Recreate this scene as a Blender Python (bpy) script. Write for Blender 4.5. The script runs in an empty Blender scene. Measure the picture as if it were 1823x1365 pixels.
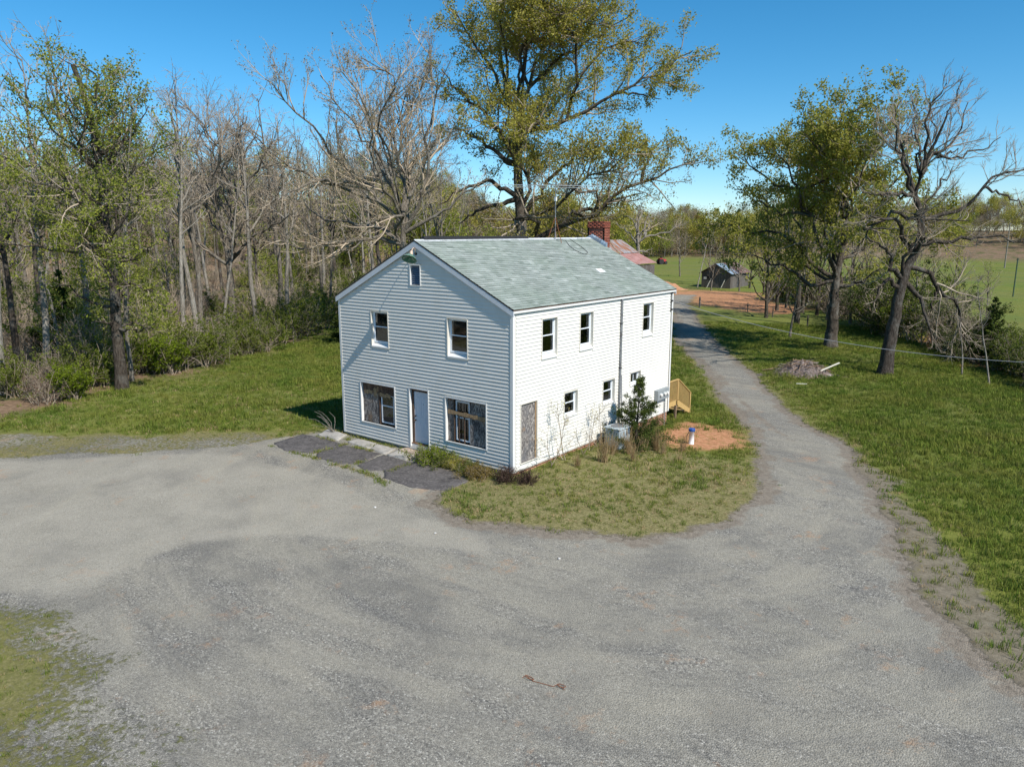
import bpy, bmesh, math, random
import numpy as np
from mathutils import Vector, Matrix
R_ = math.radians
sc = bpy.context.scene
COL = sc.collection

# ------------------------------------------------------------------ camera, sky, sun, exposure
cam_d = bpy.data.cameras.new('camera'); cam = bpy.data.objects.new('camera', cam_d); COL.objects.link(cam)
cam.location = (14.917, -18.92, 7.994)
cam.rotation_euler = (R_(90 - 11.54), 0, R_(38.31))
cam_d.sensor_width = 36.0; cam_d.lens = 36.0 * 1325.5 / 1823.0
cam_d.clip_start = 0.1; cam_d.clip_end = 5000
sc.camera = cam
SUN = Vector((0.974, -0.169, 1.0)).normalized()
world = bpy.data.worlds.new('World'); sc.world = world; world.use_nodes = True
wn = world.node_tree.nodes; wn.clear()
sky = wn.new('ShaderNodeTexSky'); sky.sky_type = 'NISHITA'; sky.sun_disc = False
sky.sun_elevation = math.asin(SUN.z); sky.sun_rotation = math.atan2(SUN.x, SUN.y)
sky.altitude = 2200; sky.air_density = 1.1; sky.dust_density = 0.25; sky.ozone_density = 6.0
bg = wn.new('ShaderNodeBackground'); bg.inputs['Strength'].default_value = 0.128
wo = wn.new('ShaderNodeOutputWorld')
hs = wn.new('ShaderNodeHueSaturation'); hs.inputs['Hue'].default_value = .487; hs.inputs['Saturation'].default_value = 1.24; hs.inputs['Value'].default_value = .88
world.node_tree.links.new(sky.outputs[0], hs.inputs['Color']); world.node_tree.links.new(hs.outputs[0], bg.inputs[0]); world.node_tree.links.new(bg.outputs[0], wo.inputs[0])
sun_d = bpy.data.lights.new('sun', 'SUN'); sun_d.energy = 4.5; sun_d.angle = R_(0.53); sun_d.color = (1.0, 0.95, 0.87)
sun_o = bpy.data.objects.new('sun', sun_d); COL.objects.link(sun_o)
sun_o.rotation_euler = (-SUN).to_track_quat('-Z', 'Y').to_euler(); sun_o.location = (40, -10, 45)
sc.view_settings.view_transform = 'Standard'; sc.view_settings.look = 'None'
sc.view_settings.exposure = 0.38; sc.view_settings.gamma = 1.0; sc.view_settings.use_curve_mapping = False

# ------------------------------------------------------------------ helpers
def tag(o, label=None, cat=None, group=None, kind=None):
    if label: o['label'] = label
    if cat: o['category'] = cat
    if group: o['group'] = group
    if kind: o['kind'] = kind
    return o
def empty(name, loc=(0, 0, 0), rz=0, label=None, cat=None, group=None):
    o = bpy.data.objects.new(name, None); COL.objects.link(o); o.location = loc; o.rotation_euler = (0, 0, rz)
    return tag(o, label, cat, group)
def link(name, me, mat=None, parent=None, loc=None):
    o = bpy.data.objects.new(name, me); COL.objects.link(o)
    if mat is not None and not me.materials: me.materials.append(mat)
    if parent is not None: o.parent = parent
    if loc is not None: o.location = loc
    return o
def mesh_np(name, V, F, smooth=False, attrs=None, face_attrs=None):
    """V (n,3); F list of arrays (m,k) of equal k or a single array"""
    V = np.asarray(V, dtype=np.float32)
    if not isinstance(F, (list, tuple)): F = [F]
    F = [np.asarray(f, dtype=np.int32) for f in F if len(f)]
    me = bpy.data.meshes.new(name)
    me.vertices.add(len(V)); me.vertices.foreach_set('co', V.ravel())
    nl = sum(f.size for f in F); npoly = sum(len(f) for f in F)
    me.loops.add(nl); me.loops.foreach_set('vertex_index', np.concatenate([f.ravel() for f in F]))
    me.polygons.add(npoly)
    sizes = np.concatenate([np.full(len(f), f.shape[1], np.int32) for f in F])
    starts = np.concatenate([[0], np.cumsum(sizes)[:-1]]).astype(np.int32)
    me.polygons.foreach_set('loop_start', starts); me.polygons.foreach_set('loop_total', sizes)
    if smooth: me.polygons.foreach_set('use_smooth', np.ones(npoly, dtype=bool))
    for k, v in (attrs or {}).items():
        a = me.attributes.new(k, 'FLOAT', 'POINT'); a.data.foreach_set('value', np.asarray(v, dtype=np.float32))
    for k, v in (face_attrs or {}).items():
        a = me.attributes.new(k, 'FLOAT', 'FACE'); a.data.foreach_set('value', np.asarray(v, dtype=np.float32))
    me.update(calc_edges=True); me.validate()
    return me
class MB:
    """collects boxes, tubes and prisms into one mesh"""
    def __init__(s): s.v = []; s.f = []
    def add(s, vs, fs):
        b = len(s.v); s.v += [tuple(v) for v in vs]; s.f += [tuple(i + b for i in f) for f in fs]; return s
    def hexa(s, p):   # 8 points: bottom 4 ccw, top 4 ccw
        return s.add(p, [(3, 2, 1, 0), (4, 5, 6, 7), (0, 1, 5, 4), (1, 2, 6, 5), (2, 3, 7, 6), (3, 0, 4, 7)])
    def box(s, x0, x1, y0, y1, z0, z1):
        return s.hexa([(x0, y0, z0), (x1, y0, z0), (x1, y1, z0), (x0, y1, z0), (x0, y0, z1), (x1, y0, z1), (x1, y1, z1), (x0, y1, z1)])
    def bar(s, a, b, w, h=None, up=(0, 0, 1)):
        a = Vector(a); b = Vector(b); h = w if h is None else h
        d = (b - a).normalized(); u = Vector(up)
        if abs(d.dot(u)) > .95: u = Vector((1, 0, 0))
        sd = d.cross(u).normalized() * (w / 2); u2 = sd.cross(d).normalized() * (h / 2)
        return s.hexa([a - sd - u2, a + sd - u2, b + sd - u2, b - sd - u2, a - sd + u2, a + sd + u2, b + sd + u2, b - sd + u2])
    def tube(s, pts, rad, k=6, cap=True):
        pts = [Vector(p) for p in pts]; n = len(pts)
        if not hasattr(rad, '__len__'): rad = [rad] * n
        b = len(s.v)
        for i, p in enumerate(pts):
            t = (pts[min(i + 1, n - 1)] - pts[max(i - 1, 0)]).normalized()
            ref = Vector((0, 0, 1)) if abs(t.z) < .9 else Vector((1, 0, 0))
            u = t.cross(ref).normalized(); w = t.cross(u)
            for j in range(k):
                a = 2 * math.pi * j / k
                s.v.append(tuple(p + (u * math.cos(a) + w * math.sin(a)) * rad[i]))
        for i in range(n - 1):
            for j in range(k):
                s.f.append((b + i * k + j, b + i * k + (j + 1) % k, b + (i + 1) * k + (j + 1) % k, b + (i + 1) * k + j))
        if cap:
            s.f.append(tuple(b + j for j in range(k))); s.f.append(tuple(b + (n - 1) * k + j for j in reversed(range(k))))
        return s
    def lathe(s, prof, c=(0, 0, 0), k=16):
        b = len(s.v)
        for r, z in prof:
            for j in range(k):
                a = 2 * math.pi * j / k; s.v.append((c[0] + r * math.cos(a), c[1] + r * math.sin(a), c[2] + z))
        for i in range(len(prof) - 1):
            for j in range(k):
                s.f.append((b + i * k + j, b + i * k + (j + 1) % k, b + (i + 1) * k + (j + 1) % k, b + (i + 1) * k + j))
        return s
    def prism(s, poly, z0, z1):
        n = len(poly); b = len(s.v)
        s.v += [(x, y, z0) for x, y in poly] + [(x, y, z1) for x, y in poly]
        s.f.append(tuple(b + i for i in reversed(range(n)))); s.f.append(tuple(b + n + i for i in range(n)))
        for i in range(n): j = (i + 1) % n; s.f.append((b + i, b + j, b + n + j, b + n + i))
        return s
    def build(s, name, mat=None, parent=None, smooth=False, loc=None, bevel=0):
        me = bpy.data.meshes.new(name); me.from_pydata(s.v, [], s.f)
        if smooth: me.polygons.foreach_set('use_smooth', [True] * len(me.polygons))
        me.update()
        o = link(name, me, mat, parent, loc)
        if bevel:
            m = o.modifiers.new('bevel', 'BEVEL'); m.width = bevel; m.segments = 1; m.limit_method = 'ANGLE'
        return o

# ------------------------------------------------------------------ node materials
class NT:
    def __init__(s, name):
        s.m = bpy.data.materials.new(name); s.m.use_nodes = True; s.t = s.m.node_tree; s.t.nodes.clear()
        s.out = s.t.nodes.new('ShaderNodeOutputMaterial')
        g = s.t.nodes.new('ShaderNodeNewGeometry'); s.pos = g.outputs['Position']
    def n(s, typ, **kw):
        nd = s.t.nodes.new(typ)
        for k, v in kw.items():
            if k.startswith('i_'):
                key = k[2:]; key = int(key) if key.isdigit() else key.replace('_', ' ')
                s.set(nd.inputs[key], v)
            else: setattr(nd, k, v)
        return nd
    def set(s, inp, v):
        if isinstance(v, bpy.types.NodeSocket): s.t.links.new(v, inp)
        elif isinstance(v, (tuple, list)) and inp.type == 'RGBA' and len(v) == 3: inp.default_value = (*v, 1)
        else: inp.default_value = v
    def noise(s, scale, detail=4, rough=.55, vec=None, dist=0.0):
        nd = s.n('ShaderNodeTexNoise'); nd.inputs['Scale'].default_value = scale; nd.inputs['Detail'].default_value = detail
        nd.inputs['Roughness'].default_value = rough; nd.inputs['Distortion'].default_value = dist
        s.set(nd.inputs['Vector'], vec if vec is not None else s.pos); return nd.outputs[0]
    def voro(s, scale, feature='F1', vec=None, out=0):
        nd = s.n('ShaderNodeTexVoronoi'); nd.feature = feature; nd.inputs['Scale'].default_value = scale
        s.set(nd.inputs['Vector'], vec if vec is not None else s.pos); return nd.outputs[out]
    def mapv(s, scale=(1, 1, 1), rot=(0, 0, 0), vec=None):
        nd = s.n('ShaderNodeMapping'); nd.inputs['Scale'].default_value = scale; nd.inputs['Rotation'].default_value = rot
        s.set(nd.inputs['Vector'], vec if vec is not None else s.pos); return nd.outputs[0]
    def ramp(s, fac, stops, interp='LINEAR'):
        nd = s.n('ShaderNodeValToRGB'); cr = nd.color_ramp; cr.interpolation = interp
        while len(cr.elements) < len(stops): cr.elements.new(.5)
        for e, (p, c) in zip(cr.elements, stops):
            e.position = p; e.color = (*c, 1) if hasattr(c, '__len__') else (c, c, c, 1)
        s.set(nd.inputs[0], fac); return nd.outputs[0]
    def mix(s, fac, a, b, mode='MIX'):
        nd = s.n('ShaderNodeMix'); nd.data_type = 'RGBA'; nd.blend_type = mode
        s.set(nd.inputs[0], fac); s.set(nd.inputs[6], a); s.set(nd.inputs[7], b); return nd.outputs[2]
    def math(s, op, a, b=None, clamp=False):
        nd = s.n('ShaderNodeMath'); nd.operation = op; nd.use_clamp = clamp
        s.set(nd.inputs[0], a)
        if b is not None: s.set(nd.inputs[1], b)
        return nd.outputs[0]
    def attr(s, name):
        nd = s.n('ShaderNodeAttribute'); nd.attribute_name = name; return nd.outputs['Fac']
    def bump(s, h, strength=.5, dist=.02):
        nd = s.n('ShaderNodeBump'); nd.inputs['Strength'].default_value = strength; nd.inputs['Distance'].default_value = dist
        s.set(nd.inputs['Height'], h); return nd.outputs[0]
    def principled(s, color, rough=.8, normal=None, metallic=0.0, spec=.3):
        nd = s.n('ShaderNodeBsdfPrincipled'); s.set(nd.inputs['Base Color'], color); s.set(nd.inputs['Roughness'], rough)
        nd.inputs['Metallic'].default_value = metallic; nd.inputs['Specular IOR Level'].default_value = spec
        if normal is not None: s.set(nd.inputs['Normal'], normal)
        s.surf(nd.outputs[0]); return nd
    def surf(s, sh): s.t.links.new(sh, s.out.inputs['Surface'])
def objrand(t):
    return t.n('ShaderNodeObjectInfo').outputs['Random']
def simple(name, col, var=.15, scale=6.0, rough=.7, metallic=0.0, bump=0.0, bscale=40, spec=.3, stretch=None, dirt=None):
    t = NT(name); v = t.mapv(stretch) if stretch else None
    f = t.noise(scale, 5, .6, v)
    c = t.ramp(f, [(.3, tuple(x * (1 - var) for x in col)), (.7, tuple(min(1, x * (1 + var)) for x in col))])
    if dirt: c = t.mix(t.ramp(t.noise(dirt[1], 6, .65, v), [(.5, 0.0), (.72, 1.0)]), c, dirt[0])
    nm = t.bump(t.noise(bscale, 4, .6, v), bump, .01) if bump else None
    t.principled(c, rough, nm, metallic, spec); return t.m
M = {}
M['siding'] = simple('vinyl_siding', (.71, .69, .635), .03, 1.3, .5, dirt=((.66, .635, .57), 1.1))
M['white_trim'] = simple('white_trim', (.72, .715, .69), .04, 3, .5)
M['beige_trim'] = simple('beige_trim', (.68, .64, .56), .08, 4, .6)
M['fascia_grey'] = simple('fascia_paint', (.62, .64, .66), .06, 3, .55)
M['vinyl_sash'] = simple('vinyl_sash', (.74, .78, .82), .03, 5, .4)
M['door_paint'] = simple('door_paint', (.60, .64, .69), .04, 2, .45)
M['dark_wood'] = simple('dark_stained_wood', (.075, .045, .032), .4, 9, .75, stretch=(1, 1, .25), dirt=((.2, .13, .08), 7))
M['raw_wood'] = simple('torn_raw_wood', (.36, .24, .13), .35, 14, .8, stretch=(3, 3, .6), dirt=((.14, .08, .05), 9))
M['threshold'] = simple('worn_threshold', (.20, .11, .06), .4, 9, .7)
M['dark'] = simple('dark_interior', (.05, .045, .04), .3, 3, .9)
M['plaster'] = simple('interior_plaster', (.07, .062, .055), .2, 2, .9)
M['black'] = simple('black_metal', (.02, .02, .022), .2, 12, .5)
M['roof_felt'] = simple('black_roof_felt', (.022, .022, .025), .3, 12, .75)
M['lumber'] = simple('new_treated_lumber', (.52, .34, .13), .16, 5, .7, stretch=(5, 5, 1), dirt=((.40, .27, .11), 4))
M['post_wood'] = simple('brown_post_wood', (.25, .17, .11), .25, 8, .85, stretch=(6, 6, 1))
M['grey_wood'] = simple('weathered_board', (.16, .15, .14), .4, 7, .9, stretch=(5, 5, .5), bump=.4)
def m_oldboards():
    t = NT('weathered_boards'); r = objrand(t)
    c = t.ramp(t.noise(6, 6, .7, t.mapv((5, 5, .5))), [(.3, (.06, .052, .047)), (.5, (.13, .118, .11)), (.72, (.24, .22, .205))])
    c = t.mix(t.math('MULTIPLY', r, .75), c, t.ramp(t.noise(3, 5, .7, t.mapv((4, 4, .4))), [(.35, (.05, .04, .035)), (.65, (.12, .095, .08))]))
    t.principled(c, .95, t.bump(t.noise(9, 5, .7, t.mapv((6, 6, .4))), .6, .02)); return t.m
M['grey_wood'] = m_oldboards()
M['white_board'] = simple('white_board', (.74, .70, .58), .1, 6, .7)
M['meter_grey'] = simple('meter_box_grey', (.30, .33, .34), .1, 5, .5, metallic=.2)
M['meter_glass'] = simple('meter_cover', (.72, .72, .68), .1, 20, .25)
M['pvc'] = simple('white_pvc', (.80, .80, .80), .04, 5, .4)
M['blue_cap'] = simple('blue_plastic', (.025, .08, .30), .15, 10, .4)
M['rust'] = simple('rusty_iron', (.24, .085, .035), .4, 30, .9, dirt=((.12, .05, .03), 30))
M['galv'] = simple('galvanised_pipe', (.30, .31, .32), .25, 9, .5, metallic=.5, dirt=((.12, .10, .09), 3))
M['alu'] = simple('aluminium', (.62, .63, .64), .1, 20, .4, metallic=.6)
M['cable'] = simple('cable_sheath', (.30, .31, .33), .1, 10, .6)
M['red_paint'] = simple('faded_red_paint', (.42, .05, .05), .2, 4, .5)
M['rubber'] = simple('rubber', (.03, .03, .03), .2, 9, .85)
M['lamp_green'] = simple('green_enamel', (.05, .16, .10), .25, 14, .4, dirt=((.5, .5, .45), 9))
M['lamp_white'] = simple('white_enamel', (.66, .64, .58), .1, 14, .4)
M['pot'] = simple('porcelain', (.62, .45, .34), .2, 14, .4)
M['mortar'] = simple('mortar', (.36, .30, .26), .2, 20, .95)
M['ac_metal'] = simple('weathered_ac_metal', (.34, .40, .43), .25, 7, .65, dirt=((.62, .66, .68), 6), stretch=(3, 3, .8))
M['pole_wood'] = simple('utility_pole_wood', (.17, .13, .10), .3, 6, .9, stretch=(6, 6, .6))
M['tpost'] = simple('green_steel_post', (.05, .09, .06), .3, 9, .6)
M['concrete'] = simple('old_concrete', (.36, .34, .31), .22, 3.5, .95, bump=.5, bscale=60, dirt=((.22, .21, .19), 5))
M['concrete_tan'] = simple('tan_concrete', (.42, .33, .26), .2, 4, .95, bump=.5, bscale=60)
M['asphalt'] = simple('old_asphalt_slab', (.088, .080, .078), .35, 3.0, .95, bump=.6, bscale=90, dirt=((.20, .185, .17), 14))
M['louvre'] = simple('louvre_shaded', (.20, .25, .33), .1, 8, .5)  # pale slats: the bluish shade of the vent recess is put into the colour
M['stone_pale'] = simple('pale_stone', (.55, .53, .50), .2, 30, .9)

def m_glass():
    t = NT('window_glass')
    tr = t.n('ShaderNodeBsdfTransparent'); tr.inputs[0].default_value = (.45, .48, .48, 1)
    gl = t.n('ShaderNodeBsdfGlossy'); gl.inputs['Roughness'].default_value = .02; gl.inputs[0].default_value = (.9, .95, 1, 1)
    lw = t.n('ShaderNodeLayerWeight'); lw.inputs['Blend'].default_value = .5; fr = t.n('ShaderNodeMath'); fr.operation = 'MULTIPLY_ADD'; t.set(fr.inputs[0], t.math('POWER', lw.outputs['Facing'], 4.0)); fr.inputs[1].default_value = .7; fr.inputs[2].default_value = .10
    nm = t.bump(t.noise(1.8, 2), .04, .05); t.set(gl.inputs['Normal'], nm)
    mx = t.n('ShaderNodeMixShader'); t.set(mx.inputs[0], fr.outputs[0]); t.set(mx.inputs[1], tr.outputs[0]); t.set(mx.inputs[2], gl.outputs[0])
    t.surf(mx.outputs[0]); return t.m
M['glass'] = m_glass()
def m_osb(name, darker_blotches):
    t = NT(name)
    a = t.voro(26, vec=t.mapv((1.6, 1.6, .45)), out=1)
    sep = t.n('ShaderNodeSeparateColor'); t.set(sep.inputs[0], a)
    c = t.ramp(sep.outputs[0], [(0, (.05, .045, .045)), (.35, (.15, .135, .125)), (.7, (.26, .235, .215)), (1, (.46, .42, .38))])
    c = t.mix(t.ramp(t.noise(2.2, 4), [(.45, 0.0), (.7, .8)]), c, (.045, .04, .042) if darker_blotches else (.12, .12, .13))  # flag only picks the darker colour for the noise blotches
    c = t.mix(t.ramp(t.noise(1.6, 3, vec=t.mapv((1, 1, 1), (1, 0, 0))), [(.58, 0.0), (.75, .7)]), c, (.34, .2, .09))
    t.principled(c, .85, t.bump(sep.outputs[0], .4, .004)); return t.m
M['osb'] = m_osb('weathered_osb', False); M['osb_dark'] = m_osb('dark_osb', True)
def m_shingle():
    t = NT('asphalt_shingles'); v = t.attr('v')
    c = t.ramp(v, [(0, (.13, .16, .14)), (.3, (.20, .235, .212)), (.65, (.28, .315, .292)), (1, (.41, .44, .42))])
    c = t.mix(t.math('MULTIPLY', t.ramp(t.noise(.55, 5, .6), [(.4, 0.0), (.68, 1.0)]), .3), c, (.17, .225, .165))
    c = t.mix(t.math('MULTIPLY', t.ramp(t.noise(.35, 4, .6), [(.45, 0.0), (.7, 1.0)]), .3), c, (.19, .20, .20))
    c = t.mix(t.math('MULTIPLY', t.ramp(t.noise(1.3, 5, .7, t.mapv((1, .35, 1))), [(.5, 0.0), (.75, 1.0)]), .2), c, (.42, .44, .43))
    t.principled(c, .9, t.bump(t.noise(120, 3), .4, .004)); return t.m
M['shingle'] = m_shingle()
def m_brick(name, c0, c1):
    t = NT(name); f = t.attr('v')
    c = t.ramp(f, [(0, c0), (1, c1)])
    c = t.mix(t.math('MULTIPLY', t.noise(14, 4), .35), c, (.16, .06, .045))
    t.principled(c, .9, t.bump(t.noise(90, 3), .3, .004)); return t.m
M['brick'] = m_brick('red_brick', (.20, .05, .030), (.36, .11, .065))
M['brick_tan'] = m_brick('tan_brick', (.36, .19, .12), (.48, .27, .17))
def m_barnroof():
    t = NT('rusty_tin_roof')
    f = t.noise(.9, 5, .65, t.mapv((.5, 2.6, 1)))
    c = t.ramp(f, [(.36, (.34, .36, .39)), (.47, (.30, .26, .25)), (.56, (.30, .13, .06)), (.7, (.24, .085, .04))])
    t.principled(c, .55, metallic=.15); return t.m
M['tin_rust'] = m_barnroof()
M['tin_pink'] = simple('faded_red_tin', (.36, .20, .18), .2, 1.4, .6, dirt=((.28, .10, .06), 1.2))
M['tin_blue'] = simple('blue_grey_tin', (.24, .32, .40), .25, 1.2, .5, metallic=.2, dirt=((.12, .075, .06), .9))
M['tin_dark'] = simple('dark_rusted_tin', (.13, .075, .06), .4, 1.5, .7, dirt=((.32, .30, .30), 1.8))
def m_bark(name, c0, c1, lich=.3):
    t = NT(name); r = objrand(t)
    v = t.mapv((3.5, 3.5, .7)); crk = t.noise(4.5, 7, .75, v)
    c = t.ramp(crk, [(.36, tuple(x * .45 for x in c0)), (.47, c0), (.68, c1)])
    c = t.mix(t.math('MULTIPLY', t.ramp(t.noise(1.1, 5, .7), [(.5, 0.0), (.66, 1.0)]), lich), c, (.42, .42, .38))
    c = t.mix(t.math('MULTIPLY', r, .35), c, tuple(x * .55 for x in c0))
    t.principled(c, .95, t.bump(crk, 1.0, .12), spec=.1); return t.m
M['bark_oak'] = m_bark('oak_bark', (.075, .06, .047), (.19, .16, .13), .3)
M['bark_grey'] = m_bark('grey_bark', (.17, .145, .115), (.38, .33, .27), .4)
M['bark_pale'] = m_bark('pale_bark', (.26, .23, .19), (.52, .47, .40), .45)
M['bark_dead'] = m_bark('lichened_bark', (.075, .06, .048), (.20, .17, .145), .3)
M['twig'] = simple('twigs', (.34, .28, .215), .3, .6, .95, spec=.1)
M['twig_warm'] = simple('warm_twigs', (.44, .355, .26), .3, .6, .95, spec=.1)
def m_leaf(name, stops, trans=.45):
    t = NT(name)
    c = t.ramp(t.attr('v'), stops)
    c = t.mix(t.math('MULTIPLY', objrand(t), .25), c, stops[0][1])
    d = t.n('ShaderNodeBsdfDiffuse'); t.set(d.inputs[0], c)
    tl = t.n('ShaderNodeBsdfTranslucent'); t.set(tl.inputs[0], c)
    mx = t.n('ShaderNodeMixShader'); mx.inputs[0].default_value = trans; 
    t.set(mx.inputs[1], d.outputs[0]); t.set(mx.inputs[2], tl.outputs[0]); t.surf(mx.outputs[0]); return t.m
M['leaf_gold'] = m_leaf('spring_oak_leaves', [(0, (.22, .21, .035)), (.5, (.43, .39, .08)), (1, (.60, .54, .17))], .5)
M['leaf_green'] = m_leaf('fresh_green_leaves', [(0, (.13, .17, .028)), (.5, (.28, .31, .055)), (1, (.46, .46, .11))])
M['leaf_olive'] = m_leaf('olive_spring_leaves', [(0, (.17, .185, .032)), (.5, (.34, .335, .065)), (1, (.52, .48, .13))], .5)
M['leaf_bronze'] = m_leaf('bronze_leaves', [(0, (.15, .11, .03)), (.5, (.27, .20, .055)), (1, (.38, .28, .09))])
M['leaf_bud'] = m_leaf('pale_buds', [(0, (.25, .19, .11)), (.5, (.36, .29, .17)), (1, (.46, .40, .24))])
M['leaf_shrub'] = m_leaf('shrub_leaves', [(0, (.065, .095, .016)), (.5, (.155, .195, .03)), (1, (.29, .31, .06))])
M['leaf_dark'] = m_leaf('evergreen_needles', [(0, (.03, .048, .014)), (.5, (.075, .105, .026)), (1, (.16, .185, .045))], .2)
M['leaf_lime'] = m_leaf('lime_leaves', [(0, (.09, .13, .012)), (.5, (.18, .24, .02)), (1, (.28, .33, .04))])
M['leaf_twig'] = m_leaf('twig_haze', [(0, (.17, .135, .10)), (.5, (.28, .225, .165)), (1, (.40, .34, .25))], .2)
M['leaf_brown'] = m_leaf('dead_stems', [(0, (.07, .045, .035)), (1, (.19, .13, .10))], .1)
def m_grass():
    t = NT('grass_blades')
    c = t.ramp(t.attr('v'), [(0, (.075, .105, .02)), (.45, (.15, .225, .036)), (.8, (.31, .31, .068)), (1, (.48, .42, .19))])
    c = t.mix(t.math('MULTIPLY', t.ramp(t.noise(.55, 5, .65), [(.45, 0.0), (.62, 1.0)]), .55), c, (.28, .265, .065))
    c = t.mix(t.math('MULTIPLY', t.ramp(t.noise(.22, 4, .6), [(.5, 0.0), (.66, 1.0)]), .45), c, (.10, .19, .035))
    c = t.mix(t.math('MULTIPLY', t.ramp(t.noise(1.7, 5, .7, t.mapv((1, 1, 1), (0, 1, 2))), [(.54, 0.0), (.67, 1.0)]), .5), c, (.33, .275, .12))
    d = t.n('ShaderNodeBsdfDiffuse'); t.set(d.inputs[0], c); tl = t.n('ShaderNodeBsdfTranslucent'); t.set(tl.inputs[0], c)
    mx = t.n('ShaderNodeMixShader'); mx.inputs[0].default_value = .35; t.set(mx.inputs[1], d.outputs[0]); t.set(mx.inputs[2], tl.outputs[0]); t.surf(mx.outputs[0]); return t.m
M['grass'] = m_grass()
M['straw'] = m_leaf('dry_straw', [(0, (.30, .20, .10)), (1, (.56, .42, .24))], .25)

# ------------------------------------------------------------------ terrain
def ss(t): t = np.clip(t, 0, 1); return t * t * (3 - 2 * t)
def hash_noise(x, y, seed=0):
    """smooth value noise"""
    xi = np.floor(x).astype(np.int64); yi = np.floor(y).astype(np.int64); fx = ss(x - xi); fy = ss(y - yi)
    def h(a, b):
        n = (a * 374761393 + b * 668265263 + seed * 974711) & 0xffffffff
        n = ((n ^ (n >> 13)) * 1274126177) & 0xffffffff
        return ((n ^ (n >> 16)) & 0xffff) / 65535.0
    return (h(xi, yi) * (1 - fx) + h(xi + 1, yi) * fx) * (1 - fy) + (h(xi, yi + 1) * (1 - fx) + h(xi + 1, yi + 1) * fx) * fy
def fbm(x, y, seed=0, o=4):
    a = 0; w = .5
    for i in range(o): a = a + w * hash_noise(x * 2 ** i, y * 2 ** i, seed + i); w *= .5
    return a / (1 - .5 ** o)
def gbase(x, y):
    z = -.15 - .5 * ss((y - 3.0) / 9.0)
    dx, dy = x - 14.917, y + 18.92
    q = -.82 * dx + .57 * dy; lat = .785 * dx + .62 * dy
    far = np.hypot(dx, dy)
    z = z + 9 * ss((far - 250) / 150) * ss((dy * .7846 - dx * .62) / 60)
    return z + 15 * ss((q - 85) / 130) * ss((-lat - 3) / 30)
def gz(x, y):
    x = np.asarray(x, dtype=float); y = np.asarray(y, dtype=float)
    away = ss((np.hypot(np.maximum(np.abs(x + 4.4) - 5.5, 0), np.maximum(np.abs(y - 5.7) - 7, 0))) / 6)
    return gbase(x, y) + (fbm(x / 9, y / 9, 3, 3) - .5) * .35 * away + (fbm(x / 1.3, y / 1.3, 8, 2) - .5) * .04
def gzf(x, y): return float(gz(np.array([x]), np.array([y]))[0])
def sdf(x, y, poly):
    """signed distance to a polygon, negative inside (numpy)"""
    P = np.array(poly, dtype=float); n = len(P)
    d2 = np.full(x.shape, 1e18); ins = np.zeros(x.shape, bool)
    for i in range(n):
        a = P[i]; b = P[(i + 1) % n]; e = b - a
        t = np.clip(((x - a[0]) * e[0] + (y - a[1]) * e[1]) / max(e @ e, 1e-9), 0, 1)
        d2 = np.minimum(d2, (x - a[0] - t * e[0]) ** 2 + (y - a[1] - t * e[1]) ** 2)
        c = ((a[1] > y) != (b[1] > y))
        xx = (b[0] - a[0]) * (y - a[1]) / (b[1] - a[1] if abs(b[1] - a[1]) > 1e-9 else 1e-9) + a[0]
        ins ^= c & (x < xx)
    d = np.sqrt(d2); return np.where(ins, -d, d)
LOT = [(-60, -33), (-16.05, -10.0), (-14.8, -8.2), (-12.67, -6.49), (-11.45, -5.17), (-10.94, -4.08), (-10.5, -2.9), (-10.2, -.9), (-9.4, .4),
       (-4.0, .4), (-2.8, -.75), (-1.26, -1.2), (-.46, -3.4), (.5, -3.66), (1.71, -3.79), (3.22, -3.13), (4.75, -2.33), (5.79, -2.0), (6.61, -.71), (7.16, .82),
       (7.12, 2.98), (6.3, 6.16), (4.93, 9.68), (2.86, 13.55), (1.08, 16.21), (-4.22, 24.84), (-11.82, 36.27), (-20.3, 53.2), (-27.5, 66), (-33, 78),
       (-29.5, 79), (-25, 66.5), (-17.3, 52.3), (-9.31, 38.25), (-2.72, 27.8), (1.52, 21.11), (4.81, 15.49), (7.22, 13.15), (8.17, 11.27), (8.6, 9.3), (9.84, 6.78),
       (10.87, 3.92), (11.95, 1.04), (12.82, -1.21), (13.65, -2.61), (14.39, -3.48), (18, -6.5), (30, -16), (34, -40), (-60, -60)]
BOTL = [(-30, -40), (-30, -22), (-12, -16.2), (-4.12, -13.81), (-3.08, -13.48), (-1.84, -13.15), (-.54, -13.01), (1.18, -13.24), (1.61, -13.7), (2.6, -13.86), (3.8, -14.03), (4.6, -14.3), (7, -17), (9, -40)]
VERGE = [(7.2, 13.1), (8.17, 11.27), (10.51, 8.51), (10.4, 6.61), (11.88, 4.25), (12.6, 2.81), (13.07, 2.02), (13.73, .16), (14.48, -.83), (17, -3), (14.7, -4), (13, -1.5), (11, 3.6), (9.6, 6.8), (8.3, 9.4)]
PALE = [(-4.28, -13.76), (-2.25, -12.99), (-2.74, -12.18), (-3.22, -11.02), (-3.43, -9.73), (-2.73, -8.5), (-1.51, -7.38), (.72, -6.3), (3.43, -5.2), (2.6, -4.4), (1.0, -4.4), (-1.51, -4.3), (-4.59, -3.9), (-7.91, -4.4), (-10.5, -5), (-13, -7.3), (-16.05, -10.6), (-40, -26), (-30, -30)]
REDD = [(.35, 9.6), (.5, 12.4), (1.6, 12.5), (2.67, 12.2), (3.9, 10.9), (4.2, 9.3), (3.7, 8.3), (2.9, 7.3), (1.7, 7.2), (.6, 8.4)]
CLAY = [(-40, 86), (-34.6, 84), (-25.8, 87), (-16, 76), (-11, 68), (-11.6, 62), (-15, 61), (-21, 63.5), (-27, 70), (-36, 79)]
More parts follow.
